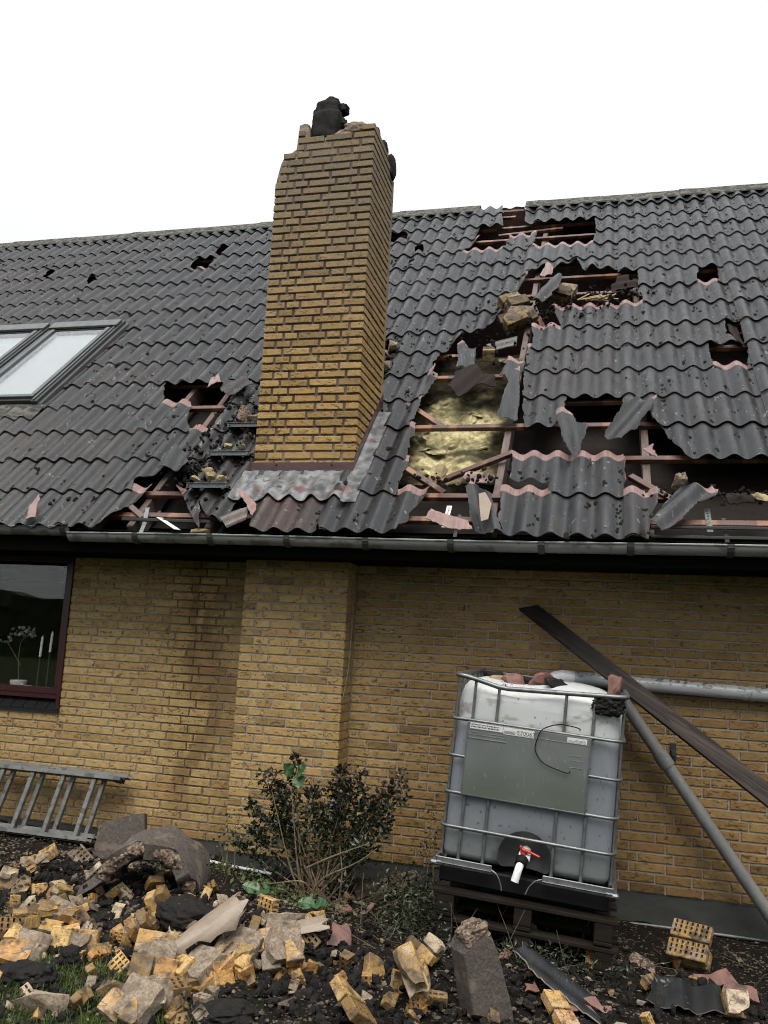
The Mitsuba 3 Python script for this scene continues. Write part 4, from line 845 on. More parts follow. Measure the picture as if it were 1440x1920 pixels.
for (cu, cv, su, sv, n_, h_) in ((-3.22, .62, .10, .12, 90, .05), (-3.15, 1.35, .18, .45, 160, .02), (-2.95, .9, .12, .4, 90, .02), (-.62, 3.62, .28, .16, 110, .03), (.05, 3.95, .22, .10, 70, .03), (-1.1, 3.0, .3, .25, 60, .0), (-1.0, .55, .3, .05, 50, .0), (.75, .35, .3, .06, 60, .0), (-2.05, 2.5, .05, .35, 50, .02)):
    for _ in range(n_):
        v, f = lumps_[rg.integers(10)]; v = xf(v * rg.uniform(.015, .05), mat((0, 0, 0), rg.uniform(0, 360, 3))); u, w = rg.normal(cu, su), rg.normal(cv, sv)
        parts.append((RP(u + v[:, 0], w + v[:, 1], v[:, 2] + AMP * math.cos(2 * math.pi * (u - UCREST) / PITCH) + .016 + rg.uniform(0, h_)), f))
k = fresh('roof_crumbs'); scene[k] = shape(join(parts), 'soot', smooth=40); tag(k, 'black crumbs strewn over the broken parts of the roof', 'debris', kind='stuff')
# ---- bricks and debris that fell on the roof
def on_roof(u, v, n, rot=(0, 0, 0)):
    B = np.eye(4); B[:3, 0] = (1, 0, 0); B[:3, 1] = np.array([0, 1, 1]) / S2; B[:3, 2] = RN; B[:3, 3] = RP(u, v, n); return B @ mat((0, 0, 0), rot)
BRK = {}
def loose_brick(L=.228, W=.108, Hh=.054, seed=0, broken=0, holes=False):
    """A real brick, centred, chamfered and roughened; broken: how much of one end is torn off."""
    key = (L, W, Hh, seed, broken, holes)
    if key in BRK: return BRK[key]
    v, f = cbox(-L / 2, L / 2, -W / 2, W / 2, -Hh / 2, Hh / 2, .004); m_ = man(v, f)
    if holes:
        for i in np.linspace(-.40, .40, 7): 
            for j in (-.30, -.02, .26): m_ = m_ - mbox(L * i - .0065, L * i + .0065, W * j - .001, W * j + .021, -.1, .1)
    if broken:
        rg = np.random.default_rng(seed + 50); b = rock(seed + 9, (L * 1.5, W * 1.9, Hh * 2.6), .25, 12, 2)
        m_ = m_ ^ man(*b).translate([-L * (.25 + broken) + rg.uniform(-.01, .01), 0, 0])
    if m_.num_tri() == 0: m_ = man(v, f)
    r = rough_solid(m_, .05, .0014 if holes else .0019, seed, 30); BRK[key] = r; return r
def chunk(name, label, cat, M_, layout, mortar=True, seed=0, broken=.0, matl='rubble_brick', group=None, holes=(), uv0=None):
    """Bricks still joined by mortar. layout: (x, y, z) cells of half brick lengths, widths and courses, with the length in half bricks."""
    k = thing(name, label, cat, group); rg = np.random.default_rng(seed + 100); ctr = np.mean([[(x + l / 2) * .12, (y + .5) * .12, (z + .5) * .0667] for x, y, z, l in layout], 0); A, B = np.full(3, 9.), np.full(3, -9.)
    for i, (x, y, z, l) in enumerate(layout):
        c = np.array([(x + l / 2) * .12, (y + .5) * .12, (z + .5) * .0667]) - ctr; h = np.array([l * .12, .12, .0667]) / 2
        A, B = np.minimum(A, c - h), np.maximum(B, c + h)
        v, f = loose_brick(l * .12 - .012, .108, .054, seed + i, broken * rg.uniform(0, 1) if broken else 0, i in holes)
        v = xf(v, M_ @ mat(c, rg.normal(0, 1.6, 3)))
        put('brick', shape((v, f), matl, smooth=25, uv=uv0 or rg.uniform(0, 1, 2)), k)
    if mortar:
        d = (B - A); v, f = rough_solid(mbox(*np.array([[A[i] + .028, B[i] - .028] for i in range(3)]).ravel()), .03, .008, seed, 30)
        r = man(*rock(seed + 31, d * [1.12, 1.12, 1.12], .12, 16, 2)); m_ = man(v, f) ^ r
        if m_.num_tri() > 0: v, f = unman(m_)
        put('mortar', shape((xf(v, M_), f), 'pale_mortar', smooth=30, uv=(rg.uniform(), .5)), k)
    return k
def single(name, label, cat, mesh, M_, matl, smooth=28, uv=(.5, .5), group=None):
    k = thing(name, label, cat, group); scene[k] = shape((xf(mesh[0], M_), mesh[1]), matl, smooth, uv); return k
# bricks in the upper hole
chunk('brick_chunk', 'tilted block of mortared yellow bricks at the left end of the upper roof hole', 'brick chunk', on_roof(-.93, 3.70, .06, (24, 6, 40)), [(0, 0, 0, 2), (0, 0, 1, 1), (1, 0, 1, 1), (0, 0, 2, 2), (0, 1, 0, 1), (0, 1, 1, 2)], seed=3, matl='old_brick')
chunk('brick_chunk', 'lower block of mortared yellow bricks sliding out of the upper roof hole', 'brick chunk', on_roof(-.86, 3.42, .0, (30, -8, 28)), [(0, 0, 0, 2), (2, 0, 0, 1), (0, 0, 1, 1), (1, 0, 1, 2), (0, 0, 2, 2), (0, 1, 0, 2)], seed=12, matl='old_brick')
chunk('brick_chunk', 'brown-stained block of bricks in the middle of the upper roof hole', 'brick chunk', on_roof(-.40, 4.03, .03, (15, 12, -18)), [(0, 0, 0, 2), (0, 0, 1, 2), (1, 1, 0, 1)], seed=22, matl='old_brick', broken=.1)
chunk('brick_chunk', 'two yellow bricks standing on end on the batten in the big roof hole', 'brick chunk', on_roof(-1.055, 2.58, .045, (80, 4, 6)), [(0, 0, 0, 1), (0, 0, 1, 1)], seed=32, matl='old_brick', mortar=False)
single('brown_stone', 'flat brown stone lying on the batten beside the two upright bricks', 'stone', rock(77, (.25, .10, .10), .14), on_roof(-.83, 2.45, .02, (0, 0, 4)), 'rough_concrete')
single('splintered_wood', 'heap of pale splintered wood in the lower edge of the upper roof hole', 'wood splinters', join([beam(np.array([x, y, 0]), np.array([x + a, y + b, c]), .02, .007, c=.001) for x, y, a, b, c in [(rg.uniform(-.17, .1), rg.uniform(-.05, .04), rg.uniform(.08, .2), rg.uniform(-.04, .06), rg.uniform(-.02, .05)) for _ in range(26)]]), on_roof(-.12, 3.86, .02), 'yellow_debris', smooth=False)
for i, (u, v_, d, lab, m_) in enumerate(((-2.02, 2.80, (.10, .14, .12), 'pale mortar lump wedged between chimney and roof, the upper one', 'pale_mortar'), (-1.97, 2.36, (.09, .15, .10), 'pale mortar lump wedged between chimney and roof, the lower one', 'pale_mortar'),
        (-3.10, 1.47, (.16, .24, .16), 'large grey mortar lump on the top step bracket left of the chimney', 'rough_concrete'), (-2.96, 1.42, (.10, .16, .12), 'small pale mortar lump against the left side of the chimney', 'pale_mortar'),
        (-1.19, .57, (.13, .10, .08), 'pale charred lump on the broken batten at the left of the big hole', 'yellow_debris'), (.50, .44, (.10, .10, .12), 'grey mortar lump on the batten at the right-hand eave hole', 'rough_concrete'), (1.0, .28, (.13, .08, .05), 'yellow chip on the lowest batten at the right edge of the picture', 'yellow_debris'))):
    single('mortar_lump', lab, 'mortar lump', rock(210 + i, d, .2), on_roof(u, v_, .045, (0, 0, 20 * i)), m_)
# ---- step brackets
for i, (ua, ub, v_, what) in enumerate(((-3.163, -2.76, 1.25, 'top step bracket, running in behind the chimney edge'), (-3.16, -2.79, .787, 'middle step bracket left of the chimney'), (-3.148, -2.795, .318, 'lowest step bracket, left of the lead apron'))):
    k = thing('step_bracket', 'galvanised ' + what, 'roof step', None); P0, P1 = RP(ua, v_, .085), RP(ub, v_, .085)
    z = np.array([0, 0, 1.0]); y = np.array([0, 1.0, 0])
    put('tread', shape(join([beam(P0 + y * .045, P1 + y * .045, .10, .004), beam(P0 - y * .005 - z * .0, P1 - y * .005, .004, .038), beam(P0 - y * .012 + z * .017, P1 - y * .012 + z * .017, .016, .004), beam(P0 - y * .012 - z * .017, P1 - y * .012 - z * .017, .016, .004)]), 'steel'), k)
    for t in (.04, .96):
        c = P0 + (P1 - P0) * t; put('bolt', shape(tube([c - y * .004, c - y * .022], .008, 8), 'steel', smooth=40), k)
        c = P0 + (P1 - P0) * (.15 if t < .5 else .85); put('strut', shape(join([beam(c + y * .06, c + y * .16 + z * .05, .03, .005)]), 'steel'), k)
for i, (u, v_, d, lab) in enumerate(((-2.99, .375, (.13, .11, .095), 'biggest yellow mortar lump, on the lowest step bracket'), (-3.10, .36, (.09, .07, .05), 'flat yellow chip at the left end of the lowest step bracket'), (-2.87, .36, (.09, .07, .05), 'small yellow crumb at the right end of the lowest step bracket'), (-3.00, .83, (.10, .07, .055), 'yellow chip in the middle of the middle step bracket'), (-2.88, .84, (.08, .06, .04), 'yellow crumb at the right end of the middle step bracket'))):
    single('yellow_lump', lab, 'mortar lump', rock(240 + i, d, .2), mat(RP(u, v_, .115) + np.array([0, .02, d[2] / 2 - .008]), (0, 0, 40 * i)), 'yellow_debris')
# ---- things at the gutter
single('metal_strip', 'pale galvanised strip lying across the gutter lip', 'metal strip', join([beam((-3.30, -.38, 2.52), (-3.02, -.60, 2.40), .05, .004), ]), np.eye(4), 'white_label', smooth=False)
single('metal_strap', 'grey perforated strap hanging down from a batten to the gutter, left of the pier', 'metal strap', join([beam((-3.42, -.36, 2.60), (-3.40, -.42, 2.46), .035, .004, (0, -1, 1)), beam((-3.40, -.42, 2.46), (-3.40, -.46, 2.39), .035, .004, (0, -1, .3))]), np.eye(4), 'steel', smooth=False)
for u, lab in ((-1.075, 'grey perforated strap below the big hole'), (.665, 'grey perforated strap in the right-hand eave hole')):
    k = thing('metal_strap', lab, 'metal strap'); m_ = man(*cbox(-.019, .019, -.13, .13, -.002, .002, .0006))
    for y in (.10, .07, .04, .01): m_ = m_ - mbox(-.006, .006, y - .006, y + .006, -.1, .1)
    v, f = unman(m_); scene[k] = shape((RP(u + v[:, 0], .12 + v[:, 1], -.035 + v[:, 2]), f), 'white_label' if u < 0 else 'alu')
single('broken_lath', 'short pale lath end leaning across the eave hole left of the pier', 'lath', beam(RP(-3.66, .22, -.02), RP(-3.44, .05, -.03), .045, .022, RN), np.eye(4), 'rafter')
single('yellow_lump', 'yellow brick chip lying in the gutter left of the pier', 'mortar lump', rock(250, (.16, .07, .05), .2), mat((-2.90, -.47, 2.40)), 'yellow_debris')
single('eave_rail', 'dark metal rail along the eave in the right-hand hole', 'metal rail', join([beam((.30, -.40, 2.505), (4.4, -.40, 2.505), .02, .02), beam((.30, -.41, 2.44), (4.4, -.41, 2.44), .012, .02)]), np.eye(4), 'dark_metal')
single('eave_rail', 'dark metal rail along the eave in the hole left of the pier', 'metal rail', beam((-3.6, -.41, 2.50), (-2.85, -.41, 2.49), .02, .024), np.eye(4), 'dark_metal')
# ---- behind the window
for i, (x, z0, z1) in enumerate(((-4.79, 1.385, 1.57), (-4.695, 1.43, 1.615))):
    k = thing('candle', ('left' if i == 0 else 'right') + '-hand white taper candle behind the window', 'candle')
    scene[k] = shape(tube([(x, .42, z0), (x + .004, .42, z1 - .03), (x + .005, .42, z1 - .012), (x + .006, .42, z1)], [.0115, .0110, .008, .002], 10), 'candle', smooth=40)
    put('holder', shape(tube([(x, .42, 1.075), (x, .42, 1.09), (x, .42, 1.10), (x, .42, z0 - .02), (x, .42, z0)], [.04, .04, .008, .007, .014], 10), 'dark_metal', smooth=40), k)
k = thing('potted_flower', 'white flowering pot plant behind the window', 'potted plant')
scene[f'{k}__pot'] = shape(tube([(-5.0, .45, 1.075), (-5.0, .45, 1.16), (-5.0, .45, 1.17)], [.055, .075, .07], 14), 'pot', smooth=40)
scene[f'{k}__stem'] = shape(join([tube([(-5.0, .45, 1.16), (-5.03, .45, 1.35), (-5.02, .44, 1.5), (-4.93, .43, 1.58)], .004, 6), tube([(-5.0, .45, 1.3), (-5.10, .45, 1.42), (-5.16, .44, 1.5)], .004, 6)]), 'stem')
pet = []
for i in range(46):
    a = np.array([(-4.95 if i < 34 else -5.13) + rg.normal(0, .05), .43 + rg.normal(0, .025), (1.585 if i < 34 else 1.53) + rg.normal(0, .025)]); d = rg.normal(0, 1, 3); d /= np.linalg.norm(d); s = np.cross(d, rg.normal(0, 1, 3)); s /= np.linalg.norm(s); n_ = np.cross(d, s)
    pet.append((np.array([a, a + d * .02 + s * .018 + n_ * .004, a + d * .042, a + d * .02 - s * .018 + n_ * .004]), np.array([[0, 1, 2], [0, 2, 3]])))
scene[f'{k}__blossom'] = shape(join(pet), 'petal')
k = thing('paper_card', 'small pale card standing on the window sill', 'card'); scene[k] = shape(join([beam((-4.92, .40, 1.10), (-4.83, .41, 1.10), .004, .07), beam((-4.945, .405, 1.105), (-4.915, .40, 1.105), .004, .08, (.15, 0, 1))]), 'pot')
# ---- the tank
TK = thing('water_tank', 'square white plastic tank in a grey tube cage, a red tap at its foot', 'tank')
TM = mat((-.43, -.975, .385), (0, 4.0, 0))
def tw(p): return xf(np.asarray(p, float), TM)
sp = []
for x in (-.475, .475):
    for y in (.03, 1.13):
        for z, r in ((.055, .05), (.55, .05), (.92, .15)): sp.append(m3.Manifold.sphere(r, 24).translate([x - math.copysign(r, x) * .9, y + (r if y < .5 else -r), z]))
bot = m3.Manifold.batch_hull(sp).refine_to_length(.06)
bot = bot - m3.Manifold.sphere(.165, 40).translate([.0, -.02, .075]) + m3.Manifold.cylinder(.02, .10, .085, 32).translate([.0, .62, 1.035])
v, f = unman(bot); v = v + np.stack([v[:, 0] * 0, -.012 * np.exp(-((v[:, 2] - .5) / .3) ** 2) * (v[:, 1] < .2) * np.cos(v[:, 0] * 3), .018 * np.sin(v[:, 0] * 9) * (v[:, 2] > .99)], 1)
v2, f2, n2 = meshkit.arrays((v, f), 45)
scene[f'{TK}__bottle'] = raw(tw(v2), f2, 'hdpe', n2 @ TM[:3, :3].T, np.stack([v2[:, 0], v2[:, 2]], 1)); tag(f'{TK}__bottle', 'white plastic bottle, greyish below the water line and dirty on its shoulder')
def ring(z, dip=0.0):
    q = rounded([(-.505, -.005, z), (.505, -.005, z), (.505, 1.165, z), (-.505, 1.165, z)], .07, 6, True)
    if dip:   # the top rail is bent in at the front
        out = []
        for a, b in zip(q, np.roll(q, -1, 0)):
            for t in np.linspace(0, 1, max(1, int(np.linalg.norm(b - a) / .06)), endpoint=False): out.append(a + (b - a) * t)
        q = np.array(out); fr = np.clip((.1 - q[:, 1]) / .1, 0, 1); q[:, 2] -= fr * dip * np.clip(np.interp(q[:, 0], [-.5, -.42, -.22, .0, .5], [0, .15, 1, .75, .15]), 0, 1); q[:, 1] += fr * .02 * np.interp(q[:, 0], [-.5, -.2, .5], [0, 1, 0])
    return q
for z in (.193, .388, .818): put('rail', shape((lambda t: (tw(t[0]), t[1]))(tube(ring(z), .0105, 8, True)), 'steel', smooth=50), TK)
put('rail', shape((lambda t: (tw(t[0]), t[1]))(tube(ring(1.078, .05), .0145, 8, True)), 'steel', smooth=50), TK); tag(f'{TK}__rail_003', 'dented top rail')
q = rounded([(-.395, -.008, .602), (-.505, -.005, .602), (-.505, 1.165, .602), (.505, 1.165, .602), (.505, -.005, .602), (.318, -.008, .602)], .07, 6)
put('rail', shape((lambda t: (tw(t[0]), t[1]))(tube(q, .0095, 8)), 'steel', smooth=50), TK)
def bar(x, y, z0, z1, r=.0095): put('bar', shape((lambda t: (tw(t[0]), t[1]))(tube([(x, y, z0), (x, y, z0 + .02), (x, y, (z0 + z1) / 2), (x, y, z1 - .02), (x, y, z1)], [r * 1.3, r, r, r, r * 1.3], 8)), 'steel', smooth=50), TK)
for x in (-.38, -.236, .16, .325): bar(x, .010, .015, .385); bar(x, .012, .80, 1.078 - .05 * float(np.interp(x, [-.5, -.42, -.22, .0, .5], [0, .15, 1, .75, .15])))
for y in (.09, .26, .45, .70, .92, 1.08): bar(.492, y, .01, 1.07); bar(-.492, y, .01, 1.07)
for x in (-.3, .0, .3): bar(x, 1.150, .01, 1.07)
# sheet-steel plate with its stickers, embossed lines and wire
v, f = cbox(-.402, .322, -.016, -.012, .392, .812, .0015); put('plate', shape((tw(v), f), 'plate'), TK); tag(f'{TK}__plate', 'dull galvanised steel plate, faintly green')
put('crease', shape(join([(tw(a[0]), a[1]) for a in (cbox(-.392, -.165, -.020, -.0155, .716, .721, .001), cbox(-.392, -.165, -.0185, -.0155, .738, .741, .0008), cbox(-.392, -.33, -.0185, -.0155, .752, .755, .0008), cbox(-.27, -.165, -.0185, -.0155, .752, .755, .0008), cbox(.02, .30, -.0185, -.0155, .770, .773, .0008), cbox(-.39, .31, -.0190, -.0155, .770, .7725, .0008), cbox(.20, .27, -.0185, -.0155, .700, .7025, .0008), cbox(.22, .28, -.0185, -.0155, .675, .6775, .0008), cbox(.20, .30, -.0185, -.0155, .635, .6375, .0008), cbox(.313, .321, -.0200, -.0155, .395, .81, .001), cbox(-.401, -.396, -.0190, -.0155, .395, .81, .001))]), 'steel'), TK)
def flat(poly, z0=0.0, yy=-.0175): return None
for q in (cbox(-.385, -.190, -.0185, -.0165, .774, .807, .0005), cbox(.185, .298, -.0185, -.0165, .774, .803, .0005), cbox(-.187, -.005, -.0185, -.0165, .766, .807, .0005)): st = put('sticker', shape((tw(q[0]), q[1]), 'white_label'), TK)
tag(st, 'white sticker with a barcode and the number 570067')
def lettering(text, x, z, h, bold=False):
    t = meshkit.text_mesh(text, h, .0006, bold); a = np.array(t.vertices); a = np.stack([x + a[:, 0], -.0186 - a[:, 2], z + a[:, 1]], 1); return tw(a), np.array(t.faces)[:, ::-1] if False else np.array(t.faces)
pt = [lettering('570067', -.108, .776, .0205, True)]
x = -.18
while x < -.115:
    w = rg.choice([.0012, .002, .0034]); b = cbox(x, x + w, -.0192, -.0186, .772, .788, .0002); pt.append((tw(b[0]), b[1])); x += w + rg.choice([.0013, .0022])
for zz, off in ((.793, 0), (.780, 0)):
    x = -.380
    while x < -.215:
        w = rg.uniform(.003, .0075); b = cbox(x, x + w * .45, -.0192, -.0186, zz, zz + .009, .0002); pt.append((tw(b[0]), b[1])); b = cbox(x + w * .3, x + w, -.0192, -.0187, zz + rg.choice([0, .003, .007]), zz + rg.choice([.0095, .0098]), .0002); pt.append((tw(b[0]), b[1])); x += w + .002
for a, b_, zz in ((-.10, -.01, .771), (.19, .29, .778), (.19, .29, .784), (.23, .29, .790)): b = cbox(a, b_, -.0192, -.0186, zz, zz + .0018, .0002); pt.append((tw(b[0]), b[1]))
tag(put('print', shape(join(pt), 'print'), st), 'black print and barcode', kind='stuff')
wire = np.array([(-.12, 1.212), (-.115, 1.228), (-.222, 1.246), (-.287, 1.232), (-.343, 1.204), (-.368, 1.133), (-.376, 1.086), (-.339, 1.024), (-.282, .997), (-.18, .967), (-.171, .983)])
k = thing('black_wire', 'bent black wire hooked over the tank cage', 'wire'); scene[k] = shape(tube(rounded(np.stack([wire[:, 0], -1.006 + 0 * wire[:, 0], wire[:, 1]], 1), .05, 5), .0032, 6), 'black_plastic', smooth=50)
# foot tray with its corner caps, the gap in front of the tap edged by bent steel
tr = []
for a, b in (((-.50, -.02), (-.175, -.02)), ((.115, -.02), (.505, -.02)), ((.505, -.02), (.505, 1.18)), ((.505, 1.18), (-.505, 1.18)), ((-.505, 1.18), (-.505, -.02))):
    for zz, w, h, dy in ((-.010, .05, .004, 0), (.004, .012, .030, 0), (-.020, .016, .022, 0)): tr.append(beam((a[0], a[1], zz), (b[0], b[1], zz), w, h))
for sx in (-1, 1): tr.append(cbox(sx * .50 - .04, sx * .50 + .04, -.040, .02, -.034, -.006, .010))
put('tray', shape((lambda b: (tw(b[0]), b[1]))(join(tr)), 'steel', smooth=30), TK)
for s, p in ((-1, [(-.175, -.045, .0), (-.14, -.05, -.015), (-.115, -.05, -.06), (-.105, -.05, -.10)]), (1, [(.115, -.045, -.0), (.08, -.05, -.01), (.045, -.05, -.05), (.03, -.05, -.095)])):
    put('tray_lip', shape((lambda b: (tw(b[0]), b[1]))(tube(rounded(p, .03, 4), .004, 6)), 'steel', smooth=50), TK)
put('skid', shape((lambda b: (tw(b[0]), b[1]))(join([cbox(-.49, .49, .05, 1.15, -.135, -.035, .01)])), 'black_plastic'), TK)
vk = put('tap', shape((lambda b: (tw(b[0]), b[1]))(join([tube([(.0, .14, .10), (.0, .0, .10), (.0, -.03, .10)], .031, 14), tube([(-.028, -.02, .10), (.036, -.02, .10)], .024, 12)])), 'white_plastic', smooth=45), TK)
put('nut', shape((lambda b: (tw(b[0]), b[1]))(tube([(-.005, -.035, .090), (-.012, -.075, .065)], [.034, .034], 12)), 'black_plastic', smooth=30), vk)
sp_ = put('spout', shape((lambda b: (tw(b[0]), b[1]))(tube(rounded([(-.010, -.06, .072), (-.018, -.100, .045), (-.032, -.108, -.022)], .04, 6), [.021] + [.022] * 6 + [.023], 14)), 'white_plastic', smooth=45), vk)
put('handle', shape((lambda b: (tw(b[0]), b[1]))(join([tube([(.0, -.03, .12), (.0, -.03, .14)], [.022, .019], 12), beam((-.015, -.04, .144), (.04, -.05, .136), .022, .015, c=.005), beam((.03, -.048, .138), (.092, -.058, .121), .016, .012, c=.004), beam((-.015, -.04, .144), (-.021, -.04, .163), .022, .017, c=.005)])), 'red_plastic', smooth=35), vk); tag(f'{vk}__handle', 'red tap handle')
# rubbish on the tank
for i, (x, y, d, mm, lab) in enumerate(((-.02, .24, (.17, .12, .13), 'red_shard', 'orange-brown tile shard standing on the tank beside the pipe elbow'), (-.18, .30, (.16, .10, .09), 'red_shard', 'reddish tile shard in the middle of the tank top'), (-.30, .38, (.20, .08, .06), 'yellow_debris', 'yellow splinter near the left end of the tank top'),
        (.08, .20, (.24, .14, .10), 'soot', 'black heap of roof dirt on the tank below the pipe elbow'), (-.33, .50, (.22, .14, .08), 'soot', 'black roof dirt at the left end of the tank top'), (-.10, .42, (.24, .10, .08), 'soot', 'black roof dirt in the middle of the tank top'), (.43, .16, (.09, .07, .16), 'red_shard', 'pointed pinkish shard at the right corner of the tank top'))):
    single('roof_debris', lab, 'debris', rock(260 + i, d, .22), TM @ mat((x, y, 1.04 + d[2] / 2 - .012), (0, 0, 30 * i)), mm)
single('moss_clump', 'speckled clump of black moss and grit caught at the right corner of the tank cage', 'moss clump', lumpy(275, (.20, .12, .13), .4, 4, .2, 4), TM @ mat((.40, .03, 1.01)), 'soot')
parts = []
for i in range(70): parts.append(((lambda v: xf(v, TM @ mat((rg.uniform(-.40, .42), rg.uniform(.1, .7), 1.042), rg.uniform(0, 360, 3))))(rock(1000 + i, rg.uniform(.015, .05, 3) * [1, .6, .4], .2, 8, 0)[0]), rock(1000 + i, (.03, .02, .01), .2, 8, 0)[1]))
k = fresh('roof_grit'); scene[k] = shape(join(parts), 'gravel'); tag(k, 'small grit strewn over the tank top', 'grit', kind='stuff')
# ---- two stacked pallets
wk_ = None
for lvl in (0, 1):
    k = thing('wooden_pallet', ('upper' if lvl else 'lower') + ' of two dark wet pallets under the tank', 'pallet'); PM = mat((-.42, -.93, .243 - .150 * (1 - lvl) - .02), (0, 3.6, 1.0 * lvl))
    for y in (.0, .28, .57, .86, 1.06): put('deck_board', shape((lambda b: (xf(b[0], PM), b[1]))(cbox(-.53, .53, y - .05, y + .05, -.024, -.002, .003)), 'pallet_wood'), k)
    for x in (-.45, 0, .45):
        put('runner', shape((lambda b: (xf(b[0], PM), b[1]))(cbox(x - .05, x + .05, -.05, 1.11, -.144, -.124, .003)), 'pallet_wood'), k)
        for y in (.0, .53, 1.06): put('block', shape((lambda b: (xf(b[0], PM), b[1]))(cbox(x - .05, x + .05, y - .045, y + .05, -.123, -.025, .004)), 'pallet_wood'), k)
# ---- pipes, board, ladder, conduit
k = thing('drain_pipe', 'light grey pipe running along the wall above the tank', 'pipe')
a, b = np.array([-.24, .16, 1.484]), np.array([2.4, .16, 1.408])
scene[f'{k}__tube'] = shape(tube([a + (b - a) * t for t in np.linspace(0, 1, 8)], .047, 18), 'pvc', smooth=40)
scene[f'{k}__elbow'] = shape(tube(rounded([a + (b - a) * .02, a - (b - a) * .028, a - (b - a) * .085 + [0, -.03, -.11]], .14, 8), .051, 18), 'pvc_white', smooth=40)
for t in (.445, .463): put('collar', shape(tube([a + (b - a) * t, a + (b - a) * (t + .010)], .0515, 18), 'pvc', smooth=40), k)
put('clamp', shape(join([tube([a + (b - a) * .72, a + (b - a) * .735], .0505, 18), beam(a + (b - a) * .727 + [0, .05, 0], a + (b - a) * .727 + [0, .085, 0], .02, .02)]), 'dark_metal', smooth=40), k)
k = thing('downpipe', 'darker grey pipe slanting down to the right behind the tank', 'pipe')
a, b = np.array([.06, .09, 1.47]), np.array([1.24, .10, -.19])
scene[f'{k}__tube'] = shape(tube([a + (b - a) * t for t in np.linspace(0, 1, 8)], .043, 18), 'pvc_dark', smooth=40)
scene[f'{k}__collar'] = shape(tube([a + (b - a) * .275, a + (b - a) * .325], .0525, 18), 'gutter', smooth=40)
k = thing('pipe_bracket', 'dark wall bracket behind the slanting pipe', 'bracket'); scene[k] = shape(join([cbox(.47, .50, .10, .236, 1.00, 1.03, .003), cbox(.465, .505, .222, .238, .955, 1.075, .003)]), 'dark_metal')
k = thing('fallen_board', 'long dark brown board leaning against the wall over the pipes', 'board')
a, b = np.array([-.545, .195, 1.985]), np.array([2.40, -1.385, -.165]); d, s, u = frame_of(b - a); nrm = np.array([-.25, -.72, .50]); nrm -= d * (nrm @ d); nrm /= np.linalg.norm(nrm); wdt = np.cross(nrm, d)
L = np.linalg.norm(b - a); v, f = cbox(0, L, -.057, .057, -.019, .019, .003); v[:, 0] += np.where(v[:, 0] < .1, v[:, 1] * .8 + .02, 0)
scene[k] = shape((a + v[:, :1] * d + v[:, 1:2] * wdt + v[:, 2:] * nrm, f), 'brown_board')
k = thing('ladder', 'aluminium double ladder lying on its side against the wall', 'ladder')
for sec, (dy, dx, lab) in enumerate(((0.0, 0.0, 1), (.075, .05, 2))):
    sl = np.array([0, .19, .435]); sl = sl / np.linalg.norm(sl); nn = np.array([0, -sl[2], sl[1]]); o = np.array([dx, dy * .95, .01 * sec])
    P = lambda x, t: np.array([x, -.14, .045 - .004 * (x + 4)]) + sl * t + o
    Lw = .475
    for t, xe in ((0, -3.775), (Lw, -3.655)):
        e = []
        for q, w, h in ((0, .022, .058),): e += [beam(P(-8.0, t), P(xe - sec * .03, t), .074, .004, sl), beam(P(-8.0, t) + nn * .035 + sl * .010, P(xe - sec * .03, t) + nn * .035 + sl * .010, .004, .032, sl), beam(P(-8.0, t) - nn * .035 + sl * .010, P(xe - sec * .03, t) - nn * .035 + sl * .010, .004, .032, sl)]
        put('rail', shape(join(e), 'alu'), k)
        if t and not sec: put('end_cap', shape(beam(P(xe - .06, t) , P(xe + .012, t), .060, .030, sl), 'black_plastic'), k)
    for i in range(15):
        x = -3.905 - .282 * i; put('rung', shape(beam(P(x, .004), P(x + .012, Lw - .004), .036, .036, (1, 0, 0), c=.004), 'alu'), k)
k = thing('conduit', 'thin pale pipe lying along the foot of the wall right of the tank', 'pipe'); scene[k] = shape(tube([(.02, .19, -.137), (.3, .19, -.131), (.6, .195, -.132), (1.1, .19, -.136), (2.2, .19, -.17)], .009, 8), 'gutter', smooth=50)
k = thing('conduit', 'thin pale pipe on the ground in front of the pier', 'pipe'); scene[k] = shape(tube([(-3.2, .06, -.005), (-2.95, .03, -.02), (-2.65, -.06, -.02), (-2.3, -.08, -.035)], .011, 8), 'pvc_white', smooth=50)
k = thing('hanging_cable', 'thin grey cable hanging in the corner right of the pier', 'cable'); scene[k] = shape(tube(rounded([(-1.862, .10, 2.1), (-1.855, .10, 1.7), (-1.850, .06, 1.45), (-1.868, .02, 1.25)], .2, 6), .0030, 6), 'pvc_dark', smooth=50)
def hash_(s):
    return sum((i + 3) * 131 * ord(c) for i, c in enumerate(s))
# ---------------------------------------------------------------- ground, rubble and plants
def ground_z(x, y):
    x=np.asarray(x,float); y=np.asarray(y,float)
    z=-0.125-0.03*np.clip(x,-5,3)
    for cx,cy,h,sx,sy in ((-1.9,-1.35,.17,.75,.42),(-2.9,-1.0,.12,.7,.4),(-3.7,-.75,.06,.6,.35),(-.75,-1.45,.10,.5,.35),(-2.35,-.95,.10,.4,.25),(.3,-1.1,.05,.6,.3)):
        z=z+h*np.exp(-((x-cx)/sx)**2-((y-cy)/sy)**2)
    z=z+.018*np.sin(7.1*x+2.3*y)*np.cos(5.3*y-1.9*x)*np.clip((0.1-y)/.3,0,1)
    return z

